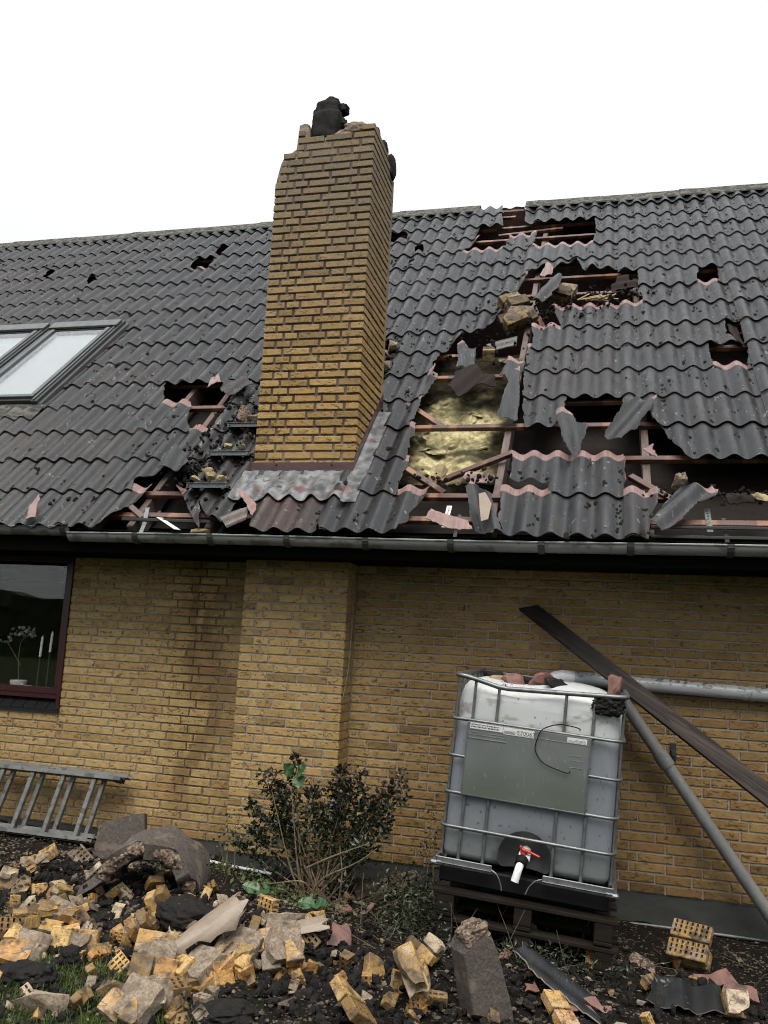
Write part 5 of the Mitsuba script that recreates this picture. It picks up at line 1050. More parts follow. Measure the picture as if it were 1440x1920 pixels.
gx = np.concatenate([-np.geomspace(300, 6.2, 22), np.arange(-6.0, 2.6, .03), np.geomspace(2.7, 300, 22)]); gy = np.concatenate([-np.geomspace(300, 6.3, 22), np.arange(-6.2, -3.3, .12), np.arange(-3.3, .5, .028), np.geomspace(.6, 300, 22)])
X, Y = np.meshgrid(gx, gy, indexing='ij'); Z = ground_z(X, Y) + .05 * (nfbm(np.stack([X * 7, Y * 7, X * 0], -1), 4) - .5) * (np.abs(X + 2) < 5) * (Y < .3) * (Y > -6) + .022 * (nfbm(np.stack([X * 26, Y * 26, X * 0 + 4], -1), 3) - .5) * (np.abs(X + 1.8) < 4.5) * (Y < .2) * (Y > -3.3)
def gz(x, y): return float(ground_z(x, y))
scene['ground'] = shape((np.stack([X, Y, Z], -1).reshape(-1, 3), quads(len(gx), len(gy))), 'soil', smooth=True); tag('ground', 'dark soil strewn with rubble, turning to grass', kind='structure')
rg = np.random.default_rng(77)
def at(n, dz=0.0, rot=(0, 0, 0)):
    (x, y), w, h = ITEMS[n]; return mat((x, y, gz(x, y) + dz), rot)
one = [(0, 0, 0, 2)]; two_ = [(0, 0, 0, 2), (0, 0, 1, 2)]; three = two_ + [(0, 0, 2, 2)]; half2 = [(0, 0, 0, 1), (0, 0, 1, 1)]; cl = [(0, 0, 0, 2), (0, 1, 0, 2), (0, 0, 1, 1), (1, 0, 1, 1)]; cl3 = [(0, 0, 0, 1), (1, 0, 0, 1), (0, 0, 1, 2), (0, 1, 0, 1), (0, 1, 1, 1)]
for n, dz, rot, lay_, br, ho, lab in (
    ('c1', .08, (10, 62, 30), half2, 0, (), 'pair of yellow brick ends tipped up beside the black soot heap'),
    ('c2', .08, (30, 50, 70), [(0, 0, 0, 1), (0, 0, 1, 1), (0, 0, 2, 1)], .1, (0,), 'broken column of perforated yellow brick halves left of the soot heap'),
    ('c3', .09, (62, 10, 25), [(0, 0, 0, 1), (1, 0, 0, 1), (0, 0, 1, 1), (1, 0, 1, 1), (0, 1, 0, 2)], 0, (), 'big chunk of orange-faced bricks on a mortar base, left of the clay pipe shard'),
    ('c5', .05, (35, 8, -12), cl, .05, (), 'mortar-covered brick chunk at the bottom edge, left of the middle'),
    ('c7', .05, (28, -4, -25), [(0, 0, 0, 2), (1, 1, 0, 1), (0, 0, 1, 1)], 0, (), 'brick with a bright orange face under the clay pipe shard'),
    ('c8', .05, (40, 5, -10), cl, .08, (0, 1), 'cluster of perforated orange bricks at the right end of the clay pipe shard'),
    ('c10', .05, (70, 0, 8), [(0, 0, 0, 1), (0, 0, 1, 1), (1, 0, 0, 1)], 0, (0,), 'ribbed yellow brick chunk in the grass, left of the middle'),
    ('c11', .06, (50, 10, 50), two_, .1, (0, 1), 'perforated yellow brick pair at the left edge of the picture'),
    ('c12', .05, (25, -6, 10), cl3, .05, (), 'cluster of pale yellow bricks near the left edge above the black lump'),
    ('c13', .05, (15, 10, 20), cl, .1, (1,), 'crumbling yellow brick cluster on the far left heap'),
    ('c16', .045, (20, 16, 60), half2, .1, (), 'small yellow brick chunk at the top of the left heap'),
    ('c17', .03, (12, 6, 15), [(0, 0, 0, 1)], 0, (), 'pale-topped brick half below the left heap'),
    ('c20', .04, (10, 20, 40), half2, .1, (), 'yellow brick chunk at the left edge below the ladder'),
    ('d1', .10, (52, -8, 24), [(0, 0, 0, 2), (0, 0, 1, 1), (1, 0, 1, 1), (0, 1, 0, 2), (1, 0, 2, 1)], .03, (), 'large chunk of three orange brick courses in the middle of the rubble'),
    ('d2', .12, (38, 40, -52), [(0, 0, 0, 2), (0, 0, 1, 2), (0, 0, 2, 2), (0, 0, 3, 2)], .02, (), 'big leaning chunk of four yellow bricks left of the upright slab'),
    ('d3', .07, (20, 30, 60), half2, .08, (), 'pale broken brick end touching the upright slab'),
    ('d4', .07, (30, 30, 62), [(0, 0, 0, 2), (0, 1, 0, 2)], .1, (0,), 'single perforated brick with a mortar end at the bottom edge in the middle'),
    ('d8', .05, (40, 10, 10), [(0, 0, 0, 1), (0, 0, 1, 1)], .1, (), 'orange brick pair between the clay pipe shard and the large middle chunk'),
    ('d11', .03, (40, 30, 30), [(0, 0, 0, 1)], .1, (), 'small dirty brick half alone on the black soil'),
    ('e1', .12, (46, 0, -22), [(0, 0, 0, 2), (0, 1, 0, 2), (0, 0, -1, 2)], .0, (0, 1), 'perforated yellow brick pair standing up in front of the plinth at the right'),
    ('e2', .04, (24, 10, 36), [(0, 0, 0, 1), (0, 1, 0, 1)], 0, (), 'bright yellow brick half at the bottom edge below the pallets'),
    ('e3', .07, (60, 0, 8), [(0, 0, 0, 1), (0, 0, 1, 1), (0, 0, 2, 1)], .03, (), 'stack of yellow brick ends in the bottom right corner'),
    ('dlog', .10, (8, -24, 22), [(0, 0, 0, 2), (2, 0, 0, 2), (0, 0, 1, 2), (2, 0, 1, 1)], .02, (3,), 'long grey mortared brick chunk lying beside the bush')):
    chunk('brick_chunk', lab, 'brick chunk', at(n, dz, rot), lay_, seed=abs(hash_(n)) % 900 + (7 if n == 'e1' else 0), broken=br, holes=ho, matl='old_brick' if n in ('e1', 'dlog', 'd8') else 'rubble_brick', uv0=(.6, .8) if n == 'e1' else None)
for n, dims, dz, rot, matl, lab in (
    ('c4', (.18, .10, .17), .06, (-20, 8, 10), 'pale_mortar', 'square beige mortar slab standing below the orange-faced chunk'),
    ('c6', (.26, .16, .13), .04, (8, -6, 14), 'pale_mortar', 'pale flat-topped mortar block in the grass at the bottom left'),
    ('c9', (.085, .07, .10), .04, (20, 20, 10), 'pale_mortar', 'small white mortar lump below the clay pipe shard'),
    ('c14', (.19, .15, .07), .04, (24, -10, 20), 'pale_mortar', 'flat beige mortar slab on the left heap'),
    ('c15', (.13, .10, .08), .04, (0, 20, 30), 'pale_mortar', 'beige mortar lump at the right end of the left heap'),
    ('c18', (.06, .05, .05), .02, (30, 30, 45), 'rubble_brick', 'small yellow brick cube in the grass at the bottom left'),
    ('c19', (.18, .11, .10), .04, (10, -8, 10), 'pale_mortar', 'pale mortar block on the soil below the ladder'),
    ('c21', (.17, .10, .09), .05, (0, 20, -20), 'pale_mortar', 'pale mortar lumps right behind the soot heap'),
    ('d5', (.21, .14, .17), .06, (14, 10, 30), 'pale_mortar', 'grey pointed mortar cluster below the bush'),
    ('d6', (.10, .08, .09), .04, (30, 30, 40), 'rubble_brick', 'orange brick corner at the right end of the mortar cluster'),
    ('d10', (.07, .06, .05), .02, (0, 30, 10), 'rubble_brick', 'small yellow chip at the foot of the leaning chunk'),
    ('d12', (.07, .05, .08), .04, (20, 0, 10), 'rubble_brick', 'small orange-brown chip below the long grey chunk'),
    ('d13', (.14, .09, .06), .02, (0, 6, 10), 'pale_mortar', 'pale mortar slab at the bottom edge in the middle'),
    ('e4', (.14, .06, .06), .07, (0, 16, -20), 'yellow_debris', 'pale yellow lump lying on the edge of the lower pallet'),
    ('e6', (.15, .11, .08), .03, (0, 0, 0), 'rough_concrete', 'brown crumbly heap between pallets and upright bricks')):
    single('rubble_lump', lab, 'rubble lump', rock(abs(hash_(n)) % 500 + 400, dims, .17, 10, 2), at(n, dz, rot), matl, uv=(.5, .6))
for n, dims, dz, rot, lab in (('soot1', (.38, .24, .17), .07, (10, 5, 10), 'glittering black soot heap in the middle of the left rubble'), ('soot2', (.30, .20, .13), .03, (0, 0, 10), 'smooth black lump at the left edge of the picture'), ('soot3', (.15, .12, .13), .04, (0, 20, 30), 'pointed black lump in the grass'), ('soot4', (.36, .24, .12), .02, (0, 0, 20), 'flat black sooty mass at the bottom edge')):
    single('soot_lump', lab, 'soot lump', lumpy(abs(hash_(n)) % 500 + 40, dims, .35, 4, .15, 2.6), at(n, dz, rot), 'soot', smooth=50)
# flue slabs
def slab(n, dims, dz, rot, seed, lab, rough_mat='dark_concrete'):
    v, f = cbox(-dims[0] / 2, dims[0] / 2, -dims[1] / 2, dims[1] / 2, -dims[2] / 2, dims[2] / 2, .006); m_ = man(v, f) ^ man(*rock(seed, np.array(dims) * [1.28, 2.4, 1.22], .10, 14, 2))
    return single('concrete_slab', lab, 'concrete slab', rough_solid(m_, .04, .0035, seed), at(n, dz, rot), rough_mat)
m_ = m3.CrossSection([[(-.15, -.19), (.17, -.19), (.185, -.02), (.135, .19), (.05, .172), (-.06, .13), (-.16, .085), (-.175, -.05)]]).extrude(.07).translate([0, 0, -.035])
k = single('concrete_slab', 'dark grey concrete slab leaning upright near the ladder', 'concrete slab', rough_solid(m_, .04, .0022, 33), at('S1', .15, (0, 0, 0)) @ mat((0, 0, 0), (74, 3, 10)), 'dark_concrete', smooth=30)
(x, y), _, _ = ITEMS['S1']; lump(k, 'torn_edge', 35, (x - .165, y - .01, gz(x, y) + .10), (.08, .09, .31), 'rough_concrete', (0, 7, 14), .3, label='rough brown torn edge')
k = slab('S3', (.20, .17, .46), .145, (-6, -10, 34), 37, 'tall dark concrete slab standing upright in the front rubble')
(x, y), _, _ = ITEMS['S3']; lump(k, 'torn_top', 39, (x - .045, y - .015, gz(x, y) + .365), (.16, .16, .08), 'rough_concrete', (0, -24, 34), .4, label='rough brown torn top edge')
# big broken flue ring: a thick half shell
def shell(r0, r1, a0, a1, L, seed, rag=.03, na=26, nl=10):
    rs = np.random.default_rng(seed); ang = np.linspace(math.radians(a0), math.radians(a1), na); ls = np.linspace(-L / 2, L / 2, nl); A, S_ = np.meshgrid(ang, ls, indexing='ij')
    w = rag * (nnoise(np.stack([A * 4, S_ * 0 + seed, S_ * 0], -1)) - .5) * 2 * np.sign(S_) * (np.abs(S_) > L / 2 - 1e-6); A2 = A + rag * 2.2 * (nnoise(np.stack([S_ * 22, A * 0 + seed, A * 0], -1)) - .5) * np.clip(1 - np.minimum(np.arange(na), np.arange(na)[::-1])[:, None] / 3, 0, 1) / max(r1, .1)
    g = lambda r, am: np.stack([r * np.cos(A2), S_ + w, r * np.sin(A2)], -1) * 1.0 + am * (np.stack([nfbm(np.stack([A * 6, S_ * 14, A * 0 + q], -1), 3) - .5 for q in (1, 2, 3)], -1))
    o, i_ = g(r1, .008).reshape(-1, 3), g(r0, .02).reshape(-1, 3); q = quads(na, nl); kk = na * nl; F = [q[:, ::-1], q + kk]
    ring_ = [a * nl for a in range(na)] + [(na - 1) * nl + b for b in range(1, nl)] + [a * nl + nl - 1 for a in range(na - 2, -1, -1)] + [b for b in range(nl - 2, 0, -1)]
    for c, d in zip(ring_, ring_[1:] + ring_[:1]): F.append(np.array([[c, d, d + kk], [c, d + kk, c + kk]]))
    return np.vstack([o, i_]), np.vstack(F)
k = thing('flue_ring', 'thick arched piece of broken concrete flue with a black hollow', 'flue piece'); (x, y), _, _ = ITEMS['S2']
FM = mat((x + .02, y + .10, gz(x, y) + .02), (4, 12, 12)); v, f = shell(.235, .325, 8, 168, .34, 4, .05); put('shell', shape((xf(v, FM), f), 'dark_concrete', smooth=40), k)
A_, R_r = np.meshgrid(np.radians(np.linspace(7, 169, 110)), np.linspace(0, 1, 13), indexing='ij')
ro = .318 + .022 * (nfbm(np.stack([A_ * 7, A_ * 0, A_ * 0], -1), 4) - .5); ri = .232 + .05 * (nfbm(np.stack([A_ * 6 + 9, A_ * 0, A_ * 0], -1), 4) - .5); rr = ri + (ro - ri) * R_r
rim = np.stack([rr * np.cos(A_), -.150 - .050 * np.sin(R_r * np.pi) ** .5 * (.45 + .9 * nfbm(np.stack([A_ * 9, R_r * 3.5, A_ * 0], -1), 4)) - .035 * (nfbm(np.stack([A_ * 30, R_r * 9, A_ * 0 + 4], -1), 3) - .5), rr * np.sin(A_)], -1)
tag(put('broken_rim', shape((xf(rim.reshape(-1, 3), FM), quads(110, 13)), 'rough_concrete', smooth=True), k), 'rough pebbly broken edge')
v, f = shell(.216, .234, 12, 164, .32, 6, .03); tag(put('lining', shape((xf(v, FM), f), 'soot', smooth=40), k), 'soot-black inside of the flue')
slab_m = man(*cbox(-.16, .16, -.10, .10, -.025, .025, .006)) ^ man(*rock(91, (.40, .27, .16), .15, 12, 2))
single('concrete_slab', 'flat dark concrete fragment leaning on the left foot of the flue arch', 'concrete slab', rough_solid(slab_m, .05, .004, 92), mat((x - .30, y + .02, gz(x - .3, y) + .06), (20, -38, 10)), 'dark_concrete')
# clay pipe shards
k = thing('pipe_shard', 'long taupe half-pipe shard lying across the orange bricks', 'pipe shard'); v, f = shell(.088, .100, 20, 165, .40, 9, .06); v[:, 0] *= 1 - .45 * np.clip((-v[:, 1] + .05) / .25, 0, 1)
scene[k] = shape((xf(v, at('S5', .12, (0, 0, 0)) @ mat((0, 0, 0), (30, 8, -40))), f), 'clay_pipe', smooth=40)
k = thing('pipe_shard', 'short curved brown pipe shard right of the large middle chunk', 'pipe shard'); v, f = shell(.075, .087, 20, 150, .13, 10, .05); scene[k] = shape((xf(v, at('d7', .03, (10, 6, -62))), f), 'clay_pipe', smooth=40)
# corrugated sheets and red shards on the ground
def ground_sheet(n, W, L, dz, rot, pink, lab, seed, amp=AMP, bsdf='sheet'):
    rs = np.random.default_rng(seed); q = jag([(-W / 2, -L / 2), (W / 2, -L / 2 + .03), (W / 2 - .03, L / 2), (0, L / 2 - .02), (-W / 2 + .02, L / 2 - .01)], seed, .03, .010); q = q if q.geom_type == 'Polygon' else max(q.geoms, key=lambda g: g.area)
    nf = lambda X, S_: amp * np.cos(2 * np.pi * (X + seed * .03) / PITCH); dn = lambda x_, s: -amp * 2 * np.pi / PITCH * np.sin(2 * np.pi * (x_ + seed * .03) / PITCH)
    vv, ff = solid_sheet(L + .1, W + .1, nf, int(W / .010) + 8, 6); ext = np.asarray(q.exterior.coords)[:-1] + [W / 2 + .05, L / 2 + .05]
    vv, ff = unman(man(vv, ff) ^ m3.CrossSection([ext.tolist()], m3.FillRule.EvenOdd).extrude(1.).translate([0, 0, -.5])); Mx = at(n, dz, rot)
    place = lambda p, nn: (xf(p - [W / 2 + .05, L / 2 + .05, 0], Mx), nn @ Mx[:3, :3].T)
    uvf = lambda p: np.stack([p[:, 0] * 0 + 10. * (600 + seed) + .3, np.full(len(p), .53 if pink else .2)], 1)
    k = thing('roof_sheet_fragment', lab, 'roof sheet fragment'); scene[k] = finish_sheet(vv, ff, dn, place, bsdf, uvf, W + .1, L + .1); return k
ground_sheet('S7', .27, .56, .06, (24, 6, 74), False, 'dark corrugated sheet piece with white flecks on the ground in front of the pallets', 3, .014)
ground_sheet('S8', .38, .22, .05, (20, 2, -4), False, 'dark corrugated sheet piece with a wavy front edge on the ground at the right', 5, .013)
for i, (n, W, L, rot, lab) in enumerate((('t1', .14, .10, (34, 14, 10), 'pinkish sheet corner on the ground right of the upright slab'), ('t2', .10, .07, (34, 8, 20), 'rounded pink sheet chip below the big dark sheet piece'), ('t3', .24, .12, (30, -10, 8), 'reddish broken sheet right of the upright brick pair, the upper piece'), ('t4', .20, .10, (30, 14, -20), 'reddish broken sheet above the bottom right brick stack, the lower piece'),
        ('t5', .13, .16, (46, 20, 30), 'reddish curved sheet piece below the bush'), ('t6', .12, .08, (36, 10, 30), 'dark red sheet piece under the bush twigs'), ('t7', .16, .06, (34, -30, 24), 'dark red sheet strip beside the long grey chunk'), ('t8', .14, .07, (30, 6, 10), 'reddish flat sheet chip right of the bright yellow brick half'), ('e5', .14, .07, (36, 24, -20), 'pale pointed sheet splinter at the bottom edge, right of the yellow brick half'))):
    ground_sheet(n, W, L, .035, rot, True, lab, 20 + i, .008, 'red_shard')
# ---- small shards, one by one
POOL = []
for i in range(18):
    kind = i % 3
    if kind == 0: v, f = unman(man(*cbox(-.5, .5, -.35, .35, -.28, .28, .05)) ^ man(*rock(700 + i, (1.25, .95, .8), .15, 10, 1)))
    else: v, f = rock(700 + i, (1, rg.uniform(.6, .9), rg.uniform(.35, .6)), .18, 9, 1)
    POOL.append((kind, v, f))
# real bricks snapped across their holes: flat faces, ribbed breaks
HALF = []
for i in range(16):
    m_ = man(*loose_brick(.228, .108, .054, 800 + i, 0, i % 4 != 3)); c0 = [-.0304, .0, .0304, .0608, -.0608][i % 5]; ln = rg.uniform(.045, .13)
    for sgn, c_ in ((1, c0 - .0), (-1, c0 + ln)):
        d = np.array([sgn, rg.normal(0, .12 if sgn > 0 else .45), rg.normal(0, .10 if sgn > 0 else .35)]); d /= np.linalg.norm(d); m_ = m_.trim_by_plane(d.tolist(), float(d[0] * c_))
    if i % 3 == 0: d = np.array([rg.normal(0, .2), 1, rg.normal(0, .3)]); d /= np.linalg.norm(d); m_ = m_.trim_by_plane(d.tolist(), -.018)
    v, f = unman(m_); HALF.append((v - v.mean(0), f))
LUMPS = [lumpy(2000 + i, (1, .8, .5), .5, 2, .2, 3) for i in range(12)]
SH = {}
KN = {0: ('brick_shard', 'rubble_brick', 'small broken piece of yellow brick scattered in the rubble', 'brick shard', 'small yellow brick shards'), 1: ('mortar_shard', 'pale_mortar', 'small pale crumb of mortar scattered in the rubble', 'mortar shard', 'small mortar crumbs'), 2: ('dark_shard', 'dark_concrete', 'small dark grey crumb of concrete scattered in the rubble', 'concrete shard', 'small dark concrete crumbs'), 3: ('broken_brick', 'rubble_brick', 'snapped end of a yellow brick lying in the rubble heap', 'broken brick', 'snapped yellow brick ends')}
def scatter(total, cents, prob, pick):
    n = 0
    while n < total:
        c = cents[rg.choice(len(cents), p=prob)]; x, y = rg.normal(c[0], c[2]), rg.normal(c[1], c[3])
        if not (-4.4 < x < 1.3 and -2.95 < y < .1 and y > -2.9 + .45 * max(0, x + 2)): continue
        pick(x, y, n); n += 1
def small(x, y, n):
    i = int(rg.choice(18)); kind, v, f = POOL[i]; sz = float(np.clip(rg.gamma(4, .0105), .02, .09)) * (.8 if kind == 0 else 1.0); key = (i, n % 3); nm, matl, lab, cat, grp = KN[kind]
    if key not in SH: SH[key] = shape((v, f), matl, 30, rg.uniform(0, 1, 2))
    k = thing(nm, lab, cat, grp); scene[k] = moved(SH[key], mat((x, y, gz(x, y) + sz * .16), (rg.uniform(-35, 35), rg.uniform(-35, 35), rg.uniform(0, 360)), sz))
def snapped(x, y, n):
    i = int(rg.choice(16)); v, f = HALF[i]; key = (99, i, n % 3); nm, matl, lab, cat, grp = KN[3]
    if key not in SH: SH[key] = shape((v, f), matl, 25, rg.uniform(0, 1, 2))
    k = thing(nm, lab, cat, grp); rx = rg.choice([0, 90, 60, -70]) + rg.normal(0, 22); scene[k] = moved(SH[key], mat((x, y, gz(x, y) + rg.uniform(.015, .05)), (rx, rg.normal(0, 25), rg.uniform(0, 360)), rg.uniform(.8, 1.05)))
LEFT = ((-2.85, -1.65, .42, .25), (-2.25, -1.85, .40, .28), (-1.6, -1.72, .28, .2), (-3.5, -1.05, .45, .2), (-1.0, -1.85, .3, .2), (-.2, -1.5, .4, .2), (.5, -1.0, .4, .25), (-2.2, -2.4, .45, .15))
scatter(150, LEFT, [.32, .27, .14, .08, .05, .03, .03, .08], snapped)
scatter(420, LEFT, [.27, .23, .14, .14, .06, .04, .04, .08], small)
# gravel, grass, twigs
parts = []; ov, of = np.array(trimesh.creation.icosahedron().vertices), np.array(trimesh.creation.icosahedron().faces)
N = 15000; x = rg.uniform(-4.6, 1.5, N); y = rg.uniform(-2.95, .15, N); keep = nfbm(np.stack([x * 3, y * 3, x * 0], 1), 3) > .46; x, y = x[keep], y[keep]; z = ground_z(x, y); s = np.clip(rg.gamma(2, .004, len(x)), .003, .02)
R_ = trimesh.transformations.random_rotation_matrix
vv = (ov[None] * rg.uniform(.6, 1.25, (len(x), len(ov), 1))) * s[:, None, None] * np.array([1, .8, .55]) + np.stack([x, y, z + s * .25 + .012], 1)[:, None]
scene['gravel'] = shape((vv.reshape(-1, 3), (of[None] + (np.arange(len(x)) * len(ov))[:, None, None]).reshape(-1, 3)), 'gravel'); tag('gravel', 'brick crumbs and grit over the soil', 'gravel', kind='stuff')
parts = []
for i in range(1100):
    c = LEFT[rg.choice(len(LEFT), p=[.16, .18, .18, .07, .15, .11, .11, .04])]; x, y = rg.normal(c[0], c[2] * 1.1), rg.normal(c[1], c[3] * 1.2)
    v, f = LUMPS[i % 12]; parts.append((xf(v * rg.uniform(.03, .085), mat((x, y, gz(x, y) + .012), rg.uniform(0, 360, 3))), f))
scene['charred_debris'] = shape(join(parts), 'soot', smooth=40); tag('charred_debris', 'black charred crumbs between the bricks', 'charred debris', kind='stuff')
def blades(centres, n, h0, h1, w):
    P = []; F = []; o = 0
    for (cx, cy, sp) in centres:
        for _ in range(n):
            x, y = rg.normal(cx, sp), rg.normal(cy, sp * .8); b = np.array([x, y, gz(x, y) - .004]); h = rg.uniform(h0, h1); a = rg.uniform(0, 6.28); l = np.array([math.cos(a), math.sin(a), 0]); s = np.array([-l[1], l[0], 0]) * w * rg.uniform(.6, 1.2); t = rg.uniform(.2, .9)
            P += [b - s, b + s, b + l * h * t * .35 + [0, 0, h * .6] - s * .7, b + l * h * t * .35 + [0, 0, h * .6] + s * .7, b + l * h * t + [0, 0, h * (1 - .3 * t)]]; F += [[o, o + 1, o + 3], [o, o + 3, o + 2], [o + 2, o + 3, o + 4]]; o += 5
    return np.array(P), np.array(F)
scene['grass'] = shape(blades([(-2.52, -2.55, .12), (-2.58, -2.25, .10), (-2.42, -2.20, .10), (-2.28, -2.12, .10), (-2.95, -1.92, .10), (-2.62, -2.06, .10), (-2.26, -2.36, .11), (-2.05, -2.2, .07), (-2.73, -2.4, .09), (-2.1, -2.4, .10), (-1.83, -2.4, .09), (-2.35, -2.65, .2), (-2.7, -2.8, .2), (-2.0, -2.9, .25), (-1.2, -2.7, .2)], 420, .025, .075, .0022), 'grass'); tag('grass', 'short green grass between the rubble at the bottom left', 'grass', kind='stuff')
parts = []
for _ in range(150):
    cx, cy, sx = ((-1.9, -.45, .5), (-1.15, -.75, .35), (-.8, -1.0, .35), (-.2, -1.15, .3), (.4, -.7, .4))[rg.choice(5, p=[.34, .26, .18, .11, .11])]
    x, y = rg.normal(cx, sx), rg.normal(cy, .22); b = np.array([x, min(y, .1), gz(x, y)]); d = np.array([rg.normal(0, .6), rg.normal(-.1, .4), abs(rg.normal(.35, .4))]); d = d / np.linalg.norm(d) * rg.uniform(.08, .34); parts.append(tube([b, b + d * .5 + rg.normal(0, .012, 3), b + d], [.0028, .0022, .0012], 5))
scene['dry_twigs'] = shape(join(parts), 'twig'); tag('dry_twigs', 'dry stalks and twigs lying on the dark soil', 'twigs', kind='stuff')
# ---- bushes
def leaf(b, d, n_, L, W):
    d = d / np.linalg.norm(d); s = np.cross(d, n_); s /= np.linalg.norm(s) + 1e-9; m_ = np.cross(s, d)
    return np.array([b, b + d * L * .45 + s * W + m_ * W * .35, b + d * L - m_ * L * .12, b + d * L * .45 - s * W + m_ * W * .35, b + d * L * .5]), np.array([[0, 1, 4], [1, 2, 4], [2, 3, 4], [3, 0, 4]])
def broad(b, d, n_, L, W):
    d = d / np.linalg.norm(d); s = np.cross(d, n_); s /= np.linalg.norm(s); m_ = np.cross(s, d); P = []; F = []
    prof = [(0, .0), (.06, .55), (.25, .95), (.5, 1.0), (.75, .72), (.92, .35), (1.0, .0)]
    for sg in (-1, 1): P += [b + d * L * t + s * W * w * sg + m_ * (W * .22 * w - L * .10 * t * t + .006 * math.sin(9 * t) * w) for t, w in prof]
    P += [b + d * L * t - m_ * L * .10 * t * t for t, w in prof]
    for q in range(6): F += [[q, q + 1, 15 + q], [q, 15 + q, 14 + q], [7 + q, 14 + q, 15 + q], [7 + q, 15 + q, 8 + q]]
    return np.array(P), np.array(F)
def bush(key, base, tips, leaves, seed, L=.030, W=.010, big=0):
    rs = np.random.default_rng(seed); lv = []
    for i, tip in enumerate(tips):
        tip = np.asarray(tip, float); b0 = np.asarray(base) + rs.normal(0, .04, 3) * [1, .6, 0]; b0[2] = gz(b0[0], b0[1]) - .02
        mid = b0 * .5 + tip * .5 + rs.normal(0, .05, 3) * [1, .5, .4]; pts = [(1 - t) ** 2 * b0 + 2 * t * (1 - t) * mid + t * t * tip for t in np.linspace(0, 1, 9)]
        put('stem', shape(tube(pts, np.linspace(.0065, .0018, 9), 6), 'stem', smooth=50), key)
        for q in range(leaves):
            t = rs.beta(4.2, 1.4); c = (1 - t) ** 2 * b0 + 2 * t * (1 - t) * mid + t * t * tip; sd = rs.normal(0, 1, 3) * [1, .9, .7]; sd /= np.linalg.norm(sd); r_ = abs(rs.normal(0, .045)) * (1.15 - .5 * t); lv.append(leaf(c + sd * r_, sd + [0, 0, .4], rs.normal(0, 1, 3), L * rs.uniform(.6, 1.3), W * rs.uniform(.7, 1.2)))
    k = put('foliage', shape(join(lv), 'bush_leaf'), key); tag(k, 'small dark leaves', kind='stuff')
def stalks(key, lines):
    for p in lines: put('stem', shape(tube(rounded(p, .15, 6), np.linspace(.0075, .003, len(rounded(p, .15, 6))), 6), 'stem', smooth=50), key)
BK = thing('bush', 'straggly dark-leaved bush growing at the foot of the pier', 'bush')
tips = [(-2.08, -.35, .87), (-2.35, -.3, .70), (-2.38, -.42, .52), (-2.25, -.25, .62), (-2.20, -.45, .73), (-2.40, -.35, .36), (-1.75, -.3, .80), (-1.62, -.25, .78), (-1.55, -.35, .70), (-1.70, -.4, .60), (-1.48, -.3, .58), (-1.42, -.35, .66), (-1.30, -.3, .80), (-1.40, -.35, .48), (-1.60, -.3, .42), (-1.95, -.3, .66), (-1.86, -.42, .56), (-2.15, -.38, .46), (-2.30, -.3, .42), (-1.25, -.4, .69), (-1.52, -.45, .34), (-2.48, -.38, .25), (-1.80, -.28, .72), (-1.66, -.38, .70)]
bush(BK, (-1.86, -.36, 0), tips, 150, 8, .042, .0145)
stalks(BK, [[(-1.86, -.50, -.08), (-1.80, -.56, .10), (-1.52, -.60, .24), (-1.40, -.58, .34)], [(-1.90, -.52, -.08), (-1.95, -.56, .2), (-2.02, -.56, .66)], [(-1.90, -.52, -.06), (-2.0, -.56, .16), (-2.16, -.55, .62)], [(-1.85, -.5, -.06), (-1.86, -.58, .10), (-2.10, -.62, .05), (-2.45, -.66, .02)], [(-1.66, -.52, -.1), (-1.62, -.58, .16), (-1.66, -.55, .32)], [(-1.9, -.5, -.05), (-1.93, -.55, .12), (-1.99, -.5, .3)], [(-1.88, -.54, .16), (-1.70, -.58, .26), (-1.46, -.55, .36)]])
gl = []
for b, d, n_ in (((-2.07, -.43, .73), (-.25, -.5, .5), (.3, -.8, .5)), ((-2.03, -.43, .74), (.5, -.4, .35), (-.3, -.8, .5)), ((-2.02, -.42, .72), (.2, -.5, -.4), (0, -.9, .4))): gl.append(broad(np.array(b), np.array(d), np.array(n_), .105, .045))
put('broad_leaf', shape(join(gl), 'green_leaf'), BK); tag(f'{BK}__broad_leaf', 'broad bright green leaves near the top')
k = thing('sapling', 'small dark sprig left of the pier', 'shrub'); bush(k, (-2.62, -.12, 0), [(-2.68, -.12, .40), (-2.60, -.1, .28), (-2.72, -.15, .22)], 22, 9)
k = thing('sapling', 'thin reddish sprig close to the left side of the tank', 'shrub'); bush(k, (-1.10, -.20, 0), [(-1.12, -.2, .58), (-1.08, -.18, .42), (-1.16, -.2, .30)], 20, 10)
def weeds(key, cx, cy, sx, sy, n, h):
    lv = []
    for _ in range(n):
        x, y = rg.normal(cx, sx), min(rg.normal(cy, sy), .15); lv.append(leaf(np.array([x, y, gz(x, y) + rg.uniform(0, h)]), rg.normal(0, 1, 3) * [1, 1, .5] + [0, 0, .4], rg.normal(0, 1, 3), rg.uniform(.02, .055), rg.uniform(.004, .011)))
    scene[key] = shape(join(lv), 'bush_leaf'); labels[key]['kind'] = 'stuff'
weeds(thing('weed_patch', 'dark low weeds crowding the left side of the pallets', 'weeds'), -1.14, -.62, .15, .24, 1000, .28)
weeds(thing('weed_patch', 'sparse dark weeds under the front edge of the pallets', 'weeds'), -.45, -1.14, .36, .08, 620, .13)
k = thing('weed_patch', 'low green weeds at the foot of the bush', 'weeds')
lv = []
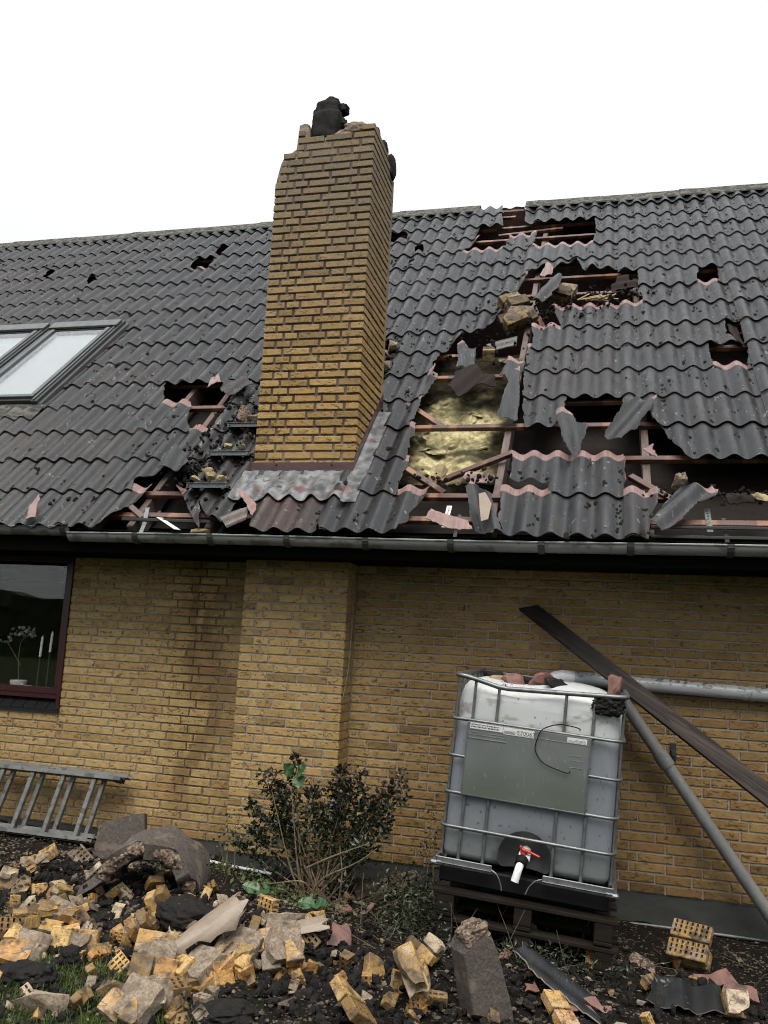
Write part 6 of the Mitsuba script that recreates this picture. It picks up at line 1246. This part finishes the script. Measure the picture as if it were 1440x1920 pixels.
for _ in range(420):
    x, y = rg.normal(-2.05, .32), rg.normal(-.78, .17); lv.append(leaf(np.array([x, y, gz(x, y) + rg.uniform(0, .10)]), rg.normal(0, 1, 3) * [1, 1, .5] + [0, 0, .3], rg.normal(0, 1, 3), rg.uniform(.02, .05), rg.uniform(.005, .014)))
scene[k] = shape(join(lv), 'grass'); labels[k]['kind'] = 'stuff'
k = thing('broad_leaf_weed', 'broad green leaf on the ground left of the mortar cluster', 'weed'); scene[k] = shape(join([broad(np.array([-1.98, -1.12, gz(-1.98, -1.12) + .05]), np.array(d), np.array((.1, -.6, .8)), .11, .042) for d in ((-.9, -.2, .3), (.6, -.5, .2))]), 'green_leaf')
k = thing('broad_leaf_weed', 'broad green leaf on the ground right of the mortar cluster', 'weed'); scene[k] = shape(join([broad(np.array([-1.60, -1.20, gz(-1.6, -1.2) + .06]), np.array(d), np.array((.1, -.6, .8)), .10, .04) for d in ((-.8, -.4, .2), (.7, -.4, .3))]), 'green_leaf')
# ---- a far hedge behind the viewer: the window mirrors it
hv, hf = rock(5, (70, 3, 4.4), .05, 30, 3); hv = hv + (nfbm(hv * .9, 3)[:, None] - .5) * .9
hx, hz = np.meshgrid(np.linspace(-45, 30, 300), np.linspace(-.5, 1, 14), indexing='ij'); top = 3.4 + 1.4 * (nfbm(np.stack([hx * .25, hx * 0, hx * 0], -1), 4) - .5)
for nm, lab, yy, th in (('hedge', 'long green hedge behind the viewer, mirrored in the window', -33.0, 1.5),):
    fr = np.stack([hx, yy + .8 * (nfbm(np.stack([hx * 1.6, hz * 5, hx * 0], -1), 4) - .5), hz * top], -1); bk = fr * [1, 0, 1] + [0, yy - th, 0]
    a, b = fr.reshape(-1, 3), bk.reshape(-1, 3); q = quads(300, 14); kk = len(a); F = [q, q[:, ::-1] + kk]; ring_ = [i * 14 for i in range(300)] + [299 * 14 + c for c in range(1, 14)] + [i * 14 + 13 for i in range(298, -1, -1)] + [c for c in range(12, 0, -1)]
    for c, d in zip(ring_, ring_[1:] + ring_[:1]): F.append(np.array([[c, d, d + kk], [c, d + kk, c + kk]]))
    k = thing(nm, lab, 'hedge'); scene[k] = shape((np.vstack([a, b]), np.vstack(F)), 'hedge')
